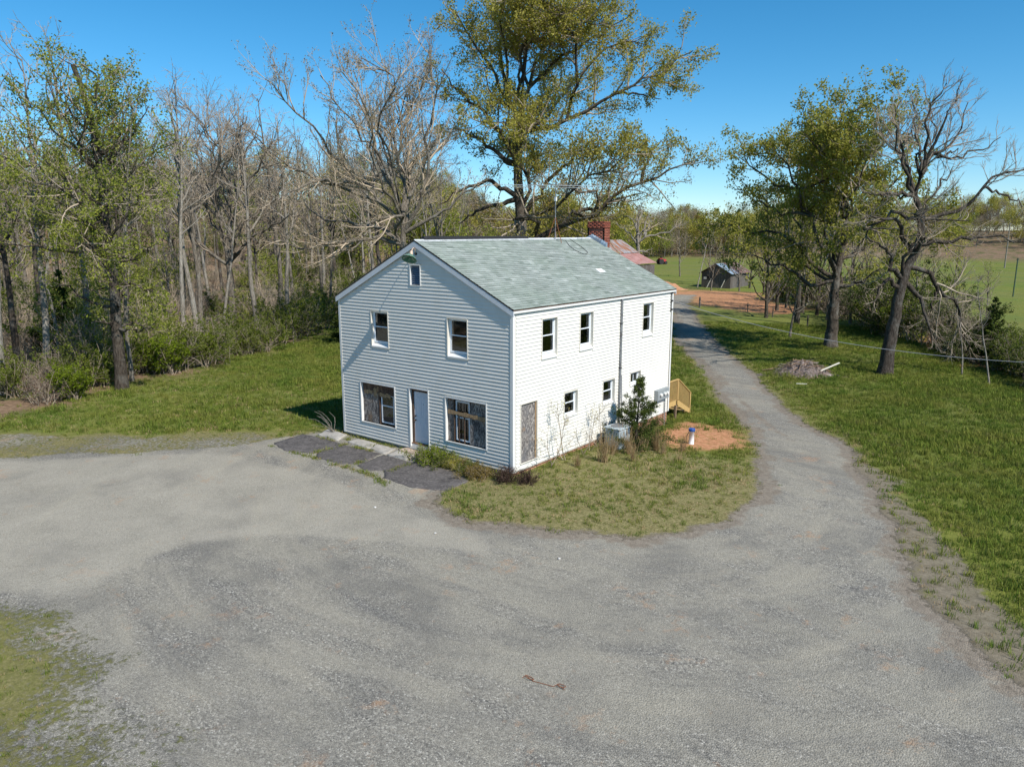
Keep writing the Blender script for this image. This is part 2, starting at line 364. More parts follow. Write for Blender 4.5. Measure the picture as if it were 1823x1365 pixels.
CLAY2 = [(3.5, 47), (9.0, 37.0), (11.3, 34.5), (13, 37), (9, 47), (5, 54)]
FOREST = [(-22.8, -40), (-23.3, -8), (-23.6, -5), (-24.6, -2), (-27, 3.5), (-31, 9), (-35.5, 16), (-39, 23), (-44, 36), (-49, 60), (-62, 90), (-90, 150), (-400, 300), (-400, -200), (-60, -90)]
SLAB_ZONE = [(-9.9, -2.9), (-9.4, .2), (-3.9, .2), (-3, -.8), (-1.2, -1.2), (-1.0, -2.5), (-2.8, -3.1), (-7.5, -3.4), (-9.1, -3.7)]
MOSS = [(-40, -24.5), (-16.2, -10), (-12.7, -6.5), (-11.4, -5.1), (-10.9, -4.0), (-10.4, -2.6), (-11.0, -1.4), (-12.6, -2.6), (-15.0, -5.2), (-20, -8.6), (-40, -17)]
ISLAND = [(-1.26, -1.2), (-.46, -3.4), (1.71, -3.79), (4.75, -2.33), (6.61, -.71), (7.16, .82), (7.12, 2.98), (6.3, 6.16), (4.93, 9.68), (0, 9.5), (0, 0)]
DRIVE_MID = [(5.4, 12.2), (3.0, 15.0), (-1.0, 21.2), (-8.2, 31.8), (-14.6, 43.0), (-19.0, 52.5)]
def path_d(x, y, path):
    d2 = np.full(x.shape, 1e18)
    for a, b in zip(path[:-1], path[1:]):
        ex, ey = b[0] - a[0], b[1] - a[1]; u = np.clip(((x - a[0]) * ex + (y - a[1]) * ey) / (ex * ex + ey * ey), 0, 1); d2 = np.minimum(d2, (x - a[0] - u * ex) ** 2 + (y - a[1] - u * ey) ** 2)
    return np.sqrt(d2)
def lot_d(x, y):
    w = (fbm(x / 1.1, y / 1.1, 21, 4) - .5) * .9
    return np.minimum(sdf(x, y, LOT), 1e9) + w
def cover(x, y):
    """ground-cover masks"""
    lot = lot_d(x, y)
    botl = sdf(x, y, BOTL) + (fbm(x / .9, y / .9, 31, 5) - .5) * 2.6
    gravel = ss(.5 - lot / 1.3) * (1 - .58 * ss(.5 - botl / 4.0) * (.55 + .9 * fbm(x / 2.2, y / 2.2, 33, 3)))
    verge = np.maximum(ss(.5 - sdf(x, y, VERGE) / 1.0), .80 * np.exp(-((lot + .15) / .55) ** 2) * ss((x + 9.5) / 2 + y / 3))
    verge = np.maximum(verge, .66 * np.exp(-(path_d(x, y, DRIVE_MID) / .36) ** 2) * (.5 + .9 * fbm(x / 1.5, y / 1.5, 35, 3)))
    pale = ss(.5 - (sdf(x, y, PALE) + (fbm(x / 1.5, y / 1.5, 41, 3) - .5) * .5) / .35)
    red = ss(.5 - (sdf(x, y, REDD) + (fbm(x / .7, y / .7, 51, 4) - .5) * 1.5) / 1.0)
    clay = np.maximum(ss(.5 - (sdf(x, y, CLAY) + (fbm(x / 3, y / 3, 52, 3) - .5) * 6) / 2), ss(.5 - (sdf(x, y, CLAY2) + (fbm(x / 2, y / 2, 53, 3) - .5) * 3) / 1.5))
    forest = ss(.5 - (sdf(x, y, FOREST) + (fbm(x / 3, y / 3, 61, 3) - .5) * 4) / 3)
    isl = ss(.5 - sdf(x, y, ISLAND) / 1.5)
    forest = np.maximum(forest, ss((np.hypot(x - 14.9, y + 18.9) - 255) / 12))
    moss = ss(.5 - (sdf(x, y, MOSS) + (fbm(x / 1.2, y / 1.2, 65, 3) - .5) * 1.2) / .7)
    gravel = np.maximum(gravel, .47 * moss * (.6 + .8 * fbm(x / 1.5, y / 1.5, 66, 3)))
    edge = np.exp(-np.abs(lot) / .9)
    leftv = ss((-10 - x) / 4) * ss((8 - y) / 6)
    dry = np.clip(.75 * isl * ss((5.5 - np.hypot(x - 2.5, y - 2.0)) / 3 + .4) + .75 * edge + .3 * leftv + .62 * ss(.5 - botl / 2) + .5 * moss, 0, 1)
    return dict(gravel=gravel, verge=verge, pale=pale, red=np.maximum(red, clay), forest=forest, dry=dry)
def axis(lo, hi, step, far_lo, far_hi, grow=1.16):
    a = list(np.arange(lo, hi + 1e-6, step)); s = step
    while a[-1] < far_hi: s *= grow; a.append(a[-1] + s)
    s = step; b = [lo]
    while b[-1] > far_lo: s *= grow; b.append(b[-1] - s)
    return np.array(b[:0:-1] + a)
def grid_mesh(xs, ys, lift=0.0, keep=None, zfun=gz):
    X, Y = np.meshgrid(xs, ys); x = X.ravel(); y = Y.ravel(); z = zfun(x, y) + lift
    nx, ny = len(xs), len(ys)
    i = np.arange(nx - 1)[None, :] + nx * np.arange(ny - 1)[:, None]; i = i.ravel()
    F = np.stack([i, i + 1, i + nx + 1, i + nx], 1)
    V = np.stack([x, y, z], 1)
    if keep is not None:
        k = keep(x, y); F = F[k[F].all(1)]
        used = np.unique(F); mp = np.full(len(V), -1); mp[used] = np.arange(len(used)); F = mp[F]; V = V[used]
    return V, F

def m_ground():
    t = NT('ground_cover')
    P = t.pos
    gv, vg, pl, rd, fo, dr = [t.attr(k) for k in ('gravel', 'verge', 'pale', 'red', 'forest', 'dry')]
    fine = t.noise(9, 6, .7); mid = t.noise(1.4, 5, .6); big = t.noise(.16, 4, .55); tiny = t.noise(38, 4, .7)
    # grass
    g = t.ramp(fine, [(.28, (.055, .075, .014)), (.5, (.14, .16, .03)), (.72, (.25, .25, .055))])
    g = t.mix(t.math('MULTIPLY', t.ramp(mid, [(.42, 0.0), (.66, 1.0)]), .6), g, (.21, .22, .05))
    g = t.mix(t.math('MULTIPLY', t.ramp(big, [(.45, 0.0), (.62, 1.0)]), .5), g, (.09, .15, .03))
    g = t.mix(t.math('MULTIPLY', t.ramp(t.noise(.045, 5, .6), [(.42, 0.0), (.6, 1.0)]), .5), g, (.17, .165, .06))
    drycol = t.ramp(t.noise(14, 5, .7), [(.3, (.10, .095, .038)), (.5, (.20, .18, .075)), (.72, (.36, .30, .16))])
    dm = t.ramp(t.math('ADD', t.math('MULTIPLY', dr, .75), t.math('MULTIPLY', t.noise(2.6, 5, .65), .5)), [(.45, 0.0), (.85, 1.0)])
    g = t.mix(dm, g, drycol)
    # forest litter
    lit = t.ramp(t.noise(5, 6, .75), [(.3, (.11, .072, .045)), (.55, (.23, .155, .10)), (.75, (.36, .26, .165))])
    lit = t.mix(t.math('MULTIPLY', t.ramp(t.noise(.35, 4), [(.48, 0.0), (.62, 1.0)]), .7), lit, (.055, .085, .018))
    g = t.mix(fo, g, lit)
    # red clay
    rc = t.ramp(t.noise(6, 6, .7), [(.3, (.29, .125, .065)), (.55, (.47, .235, .125)), (.75, (.56, .33, .20))])
    g = t.mix(t.math('MULTIPLY', rd, t.ramp(t.noise(3, 5, .7), [(.3, .45), (.5, 1.0)])), g, rc)
    # gravel: stones, dust, tracks
    st = t.n('ShaderNodeTexVoronoi'); st.inputs['Scale'].default_value = 33; t.set(st.inputs['Vector'], P)
    sep = t.n('ShaderNodeSeparateColor'); t.set(sep.inputs[0], st.outputs['Color'])
    stone = t.ramp(sep.outputs[0], [(0, (.06, .06, .062)), (.35, (.155, .15, .142)), (.75, (.265, .255, .232)), (.95, (.38, .365, .33)), (1, (.6, .58, .54))])
    sv = t.n('ShaderNodeTexVoronoi'); sv.inputs['Scale'].default_value = 62; t.set(sv.inputs['Vector'], P); sp2 = t.n('ShaderNodeSeparateColor'); t.set(sp2.inputs[0], sv.outputs['Color'])
    dust = t.mix(.5, t.ramp(sp2.outputs[1], [(0, (.10, .094, .08)), (.25, (.22, .207, .175)), (.8, (.34, .322, .275)), (1, (.52, .50, .44))]), t.ramp(t.noise(9, 6, .75), [(.3, (.21, .197, .165)), (.7, (.37, .35, .30))]))
    trk = t.noise(.55, 5, .6, t.mapv((.35, 1.5, 1), (0, 0, R_(35))), dist=1.2)
    dustm = t.ramp(t.math('ADD', t.math('MULTIPLY', trk, .7), t.math('MULTIPLY', t.noise(.42, 4, .55), .55)), [(.44, 0.0), (.70, .82)])
    dustm = t.math('MAXIMUM', dustm, t.math('MULTIPLY', pl, .86))
    gr = t.mix(dustm, stone, dust)
    gr = t.mix(t.math('MULTIPLY', t.ramp(t.noise(.34, 4, .6, t.mapv((1, 1, 1), (0, 0, 1))), [(.50, 0.0), (.66, 1.0)]), .45), gr, (.12, .118, .115))
    gr = t.mix(t.math('MULTIPLY', t.ramp(t.noise(.5, 6, .75, t.mapv((1, 1, 1), (0, .5, 2))), [(.60, 0.0), (.70, 1.0)]), .55), gr, (.42, .25, .145))
    gr = t.mix(t.math('MULTIPLY', pl, t.ramp(t.noise(.8, 4), [(.35, .15), (.7, .55)])), gr, (.40, .375, .325))
    gr = t.mix(t.ramp(t.noise(60, 2, .6), [(.62, 0.0), (.70, .8)]), gr, (.58, .565, .52))
    gr = t.mix(t.ramp(t.noise(46, 2, .6, t.mapv((1, 1, 1), (2, 1, 0))), [(.60, 0.0), (.69, .75)]), gr, (.05, .05, .052))
    vcol = t.ramp(t.noise(7, 6, .75), [(.3, (.13, .105, .08)), (.6, (.25, .21, .165)), (.8, (.33, .29, .235))])
    ctr = t.n('ShaderNodeVectorMath'); ctr.operation = 'SUBTRACT'; t.set(ctr.inputs[0], P); ctr.inputs[1].default_value = (3.0, 1.5, 0)
    sx = t.n('ShaderNodeSeparateXYZ'); t.set(sx.inputs[0], ctr.outputs[0])
    rad_ = t.math('SQRT', t.math('ADD', t.math('MULTIPLY', sx.outputs[0], sx.outputs[0]), t.math('MULTIPLY', sx.outputs[1], sx.outputs[1])))
    th = t.math('ARCTAN2', sx.outputs[1], sx.outputs[0])
    cmb = t.n('ShaderNodeCombineXYZ'); t.set(cmb.inputs[0], t.math('MULTIPLY', rad_, .85)); t.set(cmb.inputs[1], t.math('MULTIPLY', th, 1.6))
    swp = t.noise(1.0, 6, .68, cmb.outputs[0], .6)
    gr = t.mix(t.math('MULTIPLY', t.ramp(swp, [(.52, 0.0), (.70, 1.0)]), .55), gr, t.ramp(sp2.outputs[2], [(0, (.17, .155, .125)), (.5, (.36, .335, .275)), (1, (.5, .47, .40))]))
    gr = t.mix(t.math('MULTIPLY', t.ramp(swp, [(.30, 1.0), (.46, 0.0)]), t.math('SUBTRACT', .5, t.math('MULTIPLY', pl, .42))), gr, t.ramp(sp2.outputs[2], [(0, (.05, .05, .052)), (.6, (.135, .132, .128)), (1, (.30, .295, .28))]))
    gr = t.mix(t.math('MULTIPLY', t.ramp(t.noise(.9, 6, .8, t.mapv((1, 1, 1), (1, 2, .5))), [(.60, 0.0), (.70, 1.0)]), .5), gr, (.40, .235, .13))
    gr = t.mix(1.0, gr, (1.0, .98, .935), 'MULTIPLY')
    # granular blend between grass and gravel
    blend = t.ramp(t.math('ADD', gv, t.math('MULTIPLY', t.math('SUBTRACT', t.noise(7, 6, .75), .5), 1.1)), [(.42, 0.0), (.58, 1.0)])
    vb = t.ramp(t.math('ADD', vg, t.math('MULTIPLY', t.math('SUBTRACT', t.noise(2.2, 6, .75), .5), 1.2)), [(.5, 0.0), (.68, .85)])
    c = t.mix(blend, g, gr)
    c = t.mix(vb, c, vcol)
    hgt = t.math('ADD', t.math('MULTIPLY', st.outputs['Distance'], -.6), t.math('MULTIPLY', fine, .8))
    hg = t.math('ADD', fine, tiny)
    h = t.mix(blend, hg, hgt)
    t.principled(c, .97, t.bump(h, .75, .03), spec=.12); return t.m
M['ground'] = m_ground()
def ground_obj(name, V, F):
    at = cover(V[:, 0], V[:, 1])
    me = mesh_np(name, V, F, True, at); return link(name, me, M['ground'])
xs = axis(-34, 32, .33, -2500, 2500); ys = axis(-24, 52, .33, -2500, 2500)
V, F = grid_mesh(xs, ys)
g_o = ground_obj('ground', V, F); tag(g_o, 'rolling grass, leaf litter and red clay ground around the house', 'ground', kind='structure')
lx = np.arange(-30, 24, .2); ly = np.arange(-24, 70, .2)
V, F = grid_mesh(lx, ly, .006, lambda x, y: (lot_d(x, y) < -.35) & (sdf(x, y, BOTL) > .9))
lot_o = ground_obj('gravel_lot', V, F); tag(lot_o, 'grey gravel lot and drive wrapping the front and right of the house', 'gravel lot', kind='structure')

# ------------------------------------------------------------------ house
W, L = 8.73, 11.41
house = empty('house', (0, 0, 0), 0, 'two storey white vinyl sided house with green grey shingle roof and boarded shopfront windows', 'house')
CZ = .127; ZT = 5.42; SL = (7.70 - 5.515) / 4.475; RX = -W / 2
def roof_z(x): return 7.70 - SL * abs(x - RX)
OPF = [(-4.68, -4.15, 6.11, 6.83), (-6.87, -5.92, 3.65, 5.05), (-2.90, -1.95, 3.65, 5.05), (-7.64, -5.67, .61, 2.22), (-4.89, -3.89, .06, 2.32), (-3.06, -1.12, .60, 2.22)]
OPS = [(1.58, 2.50, 3.65, 5.07), (3.95, 4.86, 3.65, 5.07), (8.71, 9.63, 3.65, 5.07), (.38, 1.35, .21, 2.30), (2.98, 3.88, 1.28, 2.24), (5.66, 6.57, 1.25, 2.25), (7.81, 8.69, 1.68, 2.27)]
OPB = [(-1.35, -.45, .28, 2.3), (-6.6, -5.7, 3.65, 5.05), (-3.0, -2.1, 3.65, 5.05)]
OPL = [(2.0, 2.9, 3.65, 5.05), (7.0, 7.9, 3.65, 5.05)]
def wall(name, P, a_rng, ops, gable):
    """P(a, out, z) -> world; boards are sub-parts of the wall"""
    a0, a1 = a_rng
    # backing with holes: cells of the opening grid
    mb = MB(); As = sorted({a0, a1} | {v for o in ops for v in o[:2]}); Zs = sorted({-.05, ZT} | {v for o in ops for v in o[2:] if v < ZT})
    for i in range(len(As) - 1):
        for j in range(len(Zs) - 1):
            ca, cz = (As[i] + As[i + 1]) / 2, (Zs[j] + Zs[j + 1]) / 2
            if any(o[0] < ca < o[1] and o[2] < cz < o[3] for o in ops): continue
            A, B, Z0, Z1 = As[i], As[i + 1], Zs[j], Zs[j + 1]
            mb.hexa([P(A, 0, Z0), P(B, 0, Z0), P(B, -.16, Z0), P(A, -.16, Z0), P(A, 0, Z1), P(B, 0, Z1), P(B, -.16, Z1), P(A, -.16, Z1)])
    if gable:
        m = (a0 + a1) / 2; top = 7.52
        def sz(x): return ZT + (top - ZT) * (1 - abs(x - m) / ((a1 - a0) / 2))
        hole = [o for o in ops if o[2] > ZT]
        hx0, hx1, hz0, hz1 = hole[0] if hole else (m - .01, m + .01, 6.0, 6.0)
        def pane_(pts):      # a vertical slab of the gable given its outline
            n = len(pts); mb.add([P(x, -.002, z) for x, z in pts] + [P(x, -.12, z) for x, z in pts], [tuple(range(n)), tuple(reversed(range(n, 2 * n)))] + [(i, (i + 1) % n, n + (i + 1) % n, n + i) for i in range(n)])
        pane_([(a0, ZT), (hx0, ZT), (hx0, sz(hx0))]); pane_([(hx1, ZT), (a1, ZT), (hx1, sz(hx1))])
        pane_([(hx0, ZT), (hx1, ZT), (hx1, hz0), (hx0, hz0)]); pane_([(hx0, hz1), (hx1, hz1), (hx1, sz(hx1)), (m, top), (hx0, sz(hx0))])
    w = mb.build(name, M['siding'], house)
    k = 0
    while True:
        z0, z1 = k * CZ, (k + 1) * CZ; k += 1
        lo, hi = a0, a1
        if z1 > ZT:
            if not gable:
                z1 = min(z1, ZT - .004)
                if z1 - z0 < .03: break
            else:
                m = (a0 + a1) / 2; hw = (7.56 - z1) / SL
                if hw < .12: break
                lo, hi = max(a0, m - hw), min(a1, m + hw)
        segs = [(lo, hi)]
        for o in ops:
            if o[2] < z1 - .02 and o[3] > z0 + .02:
                ns = []
                for s in segs:
                    if o[1] <= s[0] or o[0] >= s[1]: ns.append(s); continue
                    if o[0] - .012 > s[0] + .02: ns.append((s[0], o[0] - .012))
                    if o[1] + .012 < s[1] - .02: ns.append((o[1] + .012, s[1]))
                segs = ns
        for A, B in segs:
            b = MB(); b.hexa([P(A, .001, z0), P(B, .001, z0), P(B, .031, z0), P(A, .031, z0), P(A, .001, z1 + .004), P(B, .001, z1 + .004), P(B, .0035, z1 + .004), P(A, .0035, z1 + .004)])
            b.build('siding_board', M['siding'], w)
    return w
PF = lambda a, o, z: (a, -o, z)
PS = lambda a, o, z: (o, a, z)
PB = lambda a, o, z: (a, L + o, z)
PL = lambda a, o, z: (-W - o, a, z)
wf = wall('front_wall', PF, (-W, 0), OPF, True); ws = wall('side_wall', PS, (.16, L - .16), OPS, False)
wb = wall('back_wall', PB, (-W, 0), OPB, True); wl = wall('left_wall', PL, (.16, L - .16), OPL, False)
for (x, y) in ((0, 0), (-W, 0), (0, L), (-W, L)):
    sx = 1 if x == 0 else -1; sy = -1 if y == 0 else 1
    b = MB(); e = .040
    b.box(min(x + sx * e, x - sx * .075), max(x + sx * e, x - sx * .075), min(y + sy * .030, y + sy * e), max(y + sy * .030, y + sy * e), -.02, ZT - .01)
    b.box(min(x + sx * .030, x + sx * e), max(x + sx * .030, x + sx * e), min(y + sy * .0299, y - sy * .075), max(y + sy * .0299, y - sy * .075), -.02, ZT - .01)
    b.build('corner_post', M['white_trim'], house)
# interior floors and partitions so the windows look into rooms
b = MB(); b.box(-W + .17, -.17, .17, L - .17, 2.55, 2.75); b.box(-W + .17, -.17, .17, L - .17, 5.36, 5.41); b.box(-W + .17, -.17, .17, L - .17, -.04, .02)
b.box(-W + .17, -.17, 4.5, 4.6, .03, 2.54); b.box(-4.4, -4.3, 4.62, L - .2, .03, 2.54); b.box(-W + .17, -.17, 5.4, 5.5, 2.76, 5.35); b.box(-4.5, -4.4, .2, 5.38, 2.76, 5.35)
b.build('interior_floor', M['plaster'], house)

def window(P, o, kind='hung', cat='window'):
    """vinyl window set back in a lined opening; part of the house with trim, sashes and panes"""
    a0, a1, z0, z1 = o; t = .022
    fr = MB()   # liner of the reveal
    def bx(mb, A, B, o0, o1, Z0, Z1):
        p = [P(A, o0, Z0), P(B, o0, Z0), P(B, o1, Z0), P(A, o1, Z0), P(A, o0, Z1), P(B, o0, Z1), P(B, o1, Z1), P(A, o1, Z1)]; mb.hexa(p)
    bx(fr, a0 - .012, a0 + t, -.13, .042, z0, z1); bx(fr, a1 - t, a1 + .012, -.13, .042, z0, z1); bx(fr, a0 + t, a1 - t, -.13, .042, z1 - t, z1 + .012)
    w = fr.build(cat, M['beige_trim'], house)
    s = MB(); sz = z0 + (.17 if z1 - z0 > 1.2 else .08)
    s.hexa([P(a0 + t, -.13, z0), P(a1 - t, -.13, z0), P(a1 - t, .044, z0), P(a0 + t, .044, z0), P(a0 + t, -.13, sz), P(a1 - t, -.13, sz), P(a1 - t, .044, z0 + .05), P(a0 + t, .044, z0 + .05)])
    s.build('sill', M['white_trim'], w)
    A, B, Z0, Z1 = a0 + t, a1 - t, sz, z1 - t; q = .045
    f = MB(); bx(f, A, A + q, -.125, -.075, Z0, Z1); bx(f, B - q, B, -.125, -.075, Z0, Z1); bx(f, A + q, B - q, -.125, -.075, Z0, Z0 + q); bx(f, A + q, B - q, -.125, -.075, Z1 - q, Z1)
    f.build('frame', M['vinyl_sash'], w)
    if kind == 'hung':
        zm = (Z0 + Z1) / 2; parts = [(A + q, B - q, zm, Z1 - q, -.115), (A + q, B - q, Z0 + q, zm + .03, -.095)]
    else:
        am = (A + B) / 2; parts = [(A + q, am + .02, Z0 + q, Z1 - q, -.095), (am - .01, B - q, Z0 + q, Z1 - q, -.115)]
    for (u0, u1, v0, v1, d) in parts:
        h = MB(); r = .032
        bx(h, u0, u0 + r, d - .012, d + .012, v0, v1); bx(h, u1 - r, u1, d - .012, d + .012, v0, v1); bx(h, u0 + r, u1 - r, d - .012, d + .012, v0, v0 + r); bx(h, u0 + r, u1 - r, d - .012, d + .012, v1 - r, v1)
        h.build('sash', M['vinyl_sash'], w)
        g = MB(); bx(g, u0 + r, u1 - r, d - .003, d + .003, v0 + r, v1 - r); g.build('pane', M['glass'], w)
    return w
for o in OPF[1:3]: window(PF, o)
for o in OPS[:3]: window(PS, o)
for o in OPS[4:6]: window(PS, o)
window(PS, OPS[6], 'slide')
for o in OPB[1:]: window(PB, o)
for o in OPL: window(PL, o)
def bxP(P):
    def bx(mb, A, B, o0, o1, Z0, Z1):
        mb.hexa([P(A, o0, Z0), P(B, o0, Z0), P(B, o1, Z0), P(A, o1, Z0), P(A, o0, Z1), P(B, o0, Z1), P(B, o1, Z1), P(A, o1, Z1)]); return mb
    return bx
bf = bxP(PF); bs = bxP(PS); bb = bxP(PB)
def surround(bx, o, mat, name, depth=-.14, bottom=True):
    a0, a1, z0, z1 = o; m = MB(); t = .03
    bx(m, a0 - .012, a0 + t, depth, .044, z0, z1 + .012); bx(m, a1 - t, a1 + .012, depth, .044, z0, z1 + .012); bx(m, a0 + t, a1 - t, depth, .044, z1 - t, z1 + .012)
    if bottom: bx(m, a0 - .012, a1 + .012, depth, .046, z0 - .03, z0)
    return m.build(name, mat, house)
# gable vent
o = OPF[0]; v = surround(bf, o, M['white_trim'], 'gable_vent', -.10)
m = MB(); bf(m, o[0] + .03, o[1] - .03, -.10, -.095, o[2], o[3] - .03); m.build('backing', M['dark'], v)
for i in range(9):
    z = o[2] + .035 + i * .072
    MB().hexa([PF(o[0] + .03, -.085, z + .05), PF(o[1] - .03, -.085, z + .05), PF(o[1] - .03, -.005, z), PF(o[0] + .03, -.005, z), PF(o[0] + .03, -.085, z + .058), PF(o[1] - .03, -.085, z + .058), PF(o[1] - .03, -.005, z + .008), PF(o[0] + .03, -.005, z + .008)]).build('slat', M['louvre'], v)
# entrance door
o = OPF[4]; d = surround(bf, o, M['white_trim'], 'entrance_door', -.16, False)
m = MB(); bf(m, o[0] + .03, o[0] + .13, -.15, -.06, .2, o[3] - .03); bf(m, o[1] - .06, o[1] - .03, -.15, -.06, .2, o[3] - .03); bf(m, o[0] + .13, o[1] - .06, -.15, -.06, o[3] - .14, o[3] - .03); m.build('door_frame', M['dark_wood'], d)
m = MB(); bf(m, o[0] + .13, o[1] - .06, -.14, -.095, .22, o[3] - .14)
dl = m.build('door_leaf', M['door_paint'], d)
m = MB()
for (u0, u1, v0, v1) in ((.22, .50, .45, 1.05), (.58, .86, .45, 1.05), (.22, .50, 1.2, 1.98), (.58, .86, 1.2, 1.98)):
    x0, x1 = o[0] + u0, o[0] + u1
    for a, b_, c_, e_ in ((x0, x1, v0, v0 + .015), (x0, x1, v1 - .015, v1), (x0, x0 + .015, v0 + .015, v1 - .015), (x1 - .015, x1, v0 + .015, v1 - .015)): bf(m, a, b_, -.096, -.089, c_, e_)
m.build('panel_moulding', M['door_paint'], dl)
for z in (1.08, 1.24): MB().tube([PF(o[0] + .22, -.095, z), PF(o[0] + .22, -.05, z), PF(o[0] + .22, -.035, z)], [.018, .02, .032], 10).build('door_knob', M['black'], dl)
MB().tube([PF(o[0] + .62, -.096, 1.72), PF(o[0] + .62, -.088, 1.72)], .014, 8).build('peephole', M['black'], dl)
m = MB(); bf(m, o[0] + .03, o[1] - .03, -.15, .0, .16, .2); m.build('threshold', M['threshold'], d)
m = MB(); bf(m, o[0] + .03, o[1] - .03, -.15, -.002, o[2], .16); m.build('sill_board', M['white_trim'], d)
# boarded shopfront windows
def sash_unit(bx, parent, A, B, Z0, Z1, d):
    q = .05; m = MB(); bx(m, A, A + q, d - .03, d + .02, Z0, Z1); bx(m, B - q, B, d - .03, d + .02, Z0, Z1); bx(m, A + q, B - q, d - .03, d + .02, Z0, Z0 + q); bx(m, A + q, B - q, d - .03, d + .02, Z1 - q, Z1); bx(m, A + q, B - q, d - .025, d + .015, (Z0 + Z1) / 2 + .1, (Z0 + Z1) / 2 + .14)
    m.build('sash', M['vinyl_sash'], parent)
    zm = (Z0 + Z1) / 2 + .12
    for v0, v1 in ((Z0 + q, zm - .02), (zm + .02, Z1 - q)):
        m = MB(); bx(m, A + q, B - q, d - .006, d, v0, v1); m.build('pane', M['glass'], parent)
o = OPF[3]; w1 = surround(bf, o, M['white_trim'], 'boarded_window', -.15)
w1['label'] = 'left shopfront opening, half covered by a board, sash exposed at right'
m = MB(); bf(m, o[0] + .03, -6.70, -.085, -.07, o[2], 1.80); m.build('particle_board', M['osb_dark'], w1)
m = MB(); bf(m, o[0] + .03, o[1] - .03, -.088, -.075, 1.80, o[3] - .03); m.build('header_board', M['dark_wood'], w1)
rng = random.Random(4)
for (x0, x1, z0, z1) in ((-7.52, -7.05, 1.74, 1.90), (-6.98, -6.80, 1.7, 2.0), (-6.76, -6.02, 1.70, 1.86), (-6.75, -6.70, 1.8, 2.1)):
    m = MB(); n = 6
    for i in range(n):
        a = x0 + (x1 - x0) * i / n; b_ = x0 + (x1 - x0) * (i + 1) / n
        bf(m, a, b_ - .001, -.072, -.062, z0 + rng.uniform(-.03, .03), z1 + rng.uniform(-.03, .03))
    m.build('torn_strip', M['raw_wood'], w1)
m = MB(); bf(m, -6.70, -6.64, -.12, -.06, o[2], 1.80); bf(m, -5.84, o[1] - .03, -.12, -.06, o[2], 1.80); m.build('jamb', M['dark_wood'], w1)
m = MB(); bf(m, -6.64, -5.84, -.14, -.12, o[2], .68); m.build('sill_board', M['dark_wood'], w1)
sash_unit(bf, w1, -6.58, -5.86, .68, 1.82, -.11)
o = OPF[5]; w2 = surround(bf, o, M['white_trim'], 'boarded_window', -.15)
w2['label'] = 'right shopfront opening, boarded at right with a plank across it'
m = MB(); bf(m, -1.98, o[1] - .03, -.085, -.07, o[2], o[3] - .03); m.build('particle_board', M['osb_dark'], w2)
m = MB(); bf(m, o[0] + .03, -2.72, -.09, -.076, o[2], o[3] - .03); m.build('particle_board', M['osb_dark'], w2)
for x in (-2.70, -2.48, -2.22): m = MB(); bf(m, x - .018, x + .018, -.07, -.045, o[2], o[3] - .2 if x > -2.6 else o[3] - .03); m.build('stud', M['dark_wood'], w2)
sash_unit(bf, w2, -2.66, -2.0, .66, 2.12, -.115)
m = MB(); n = 14
for i in range(n):
    a = -2.98 + 1.80 * i / n; bf(m, a, a + 1.80 / n - .001, -.044, -.028, 1.62 - .004 * i + rng.uniform(-.02, .02), 1.76 - .004 * i + rng.uniform(-.03, .03))
m.build('nailed_plank', M['raw_wood'], w2)
# side door closed with particle board
o = OPS[3]; sd = surround(bs, o, M['beige_trim'], 'boarded_doorway', -.1, True); sd['label'] = 'side doorway closed with a weathered grey particle board'
m = MB(); bs(m, o[0] + .03, o[1] - .03, -.05, -.03, o[2], o[3] - .03); m.build('particle_board', M['osb'], sd)
m = MB(); bs(m, o[1] - .075, o[1] - .031, -.03, -.005, o[2], o[3] - .03); bs(m, o[0] + .03, o[1] - .075, -.03, -.012, o[3] - .07, o[3] - .031); m.build('wood_edge', M['raw_wood'], sd)
# back door
o = OPB[0]; bd = surround(bb, o, M['white_trim'], 'back_door', -.14, True)
m = MB(); bb(m, o[0] + .03, o[1] - .03, -.11, -.06, o[2], o[3] - .03); m.build('door_leaf', M['door_paint'], bd)

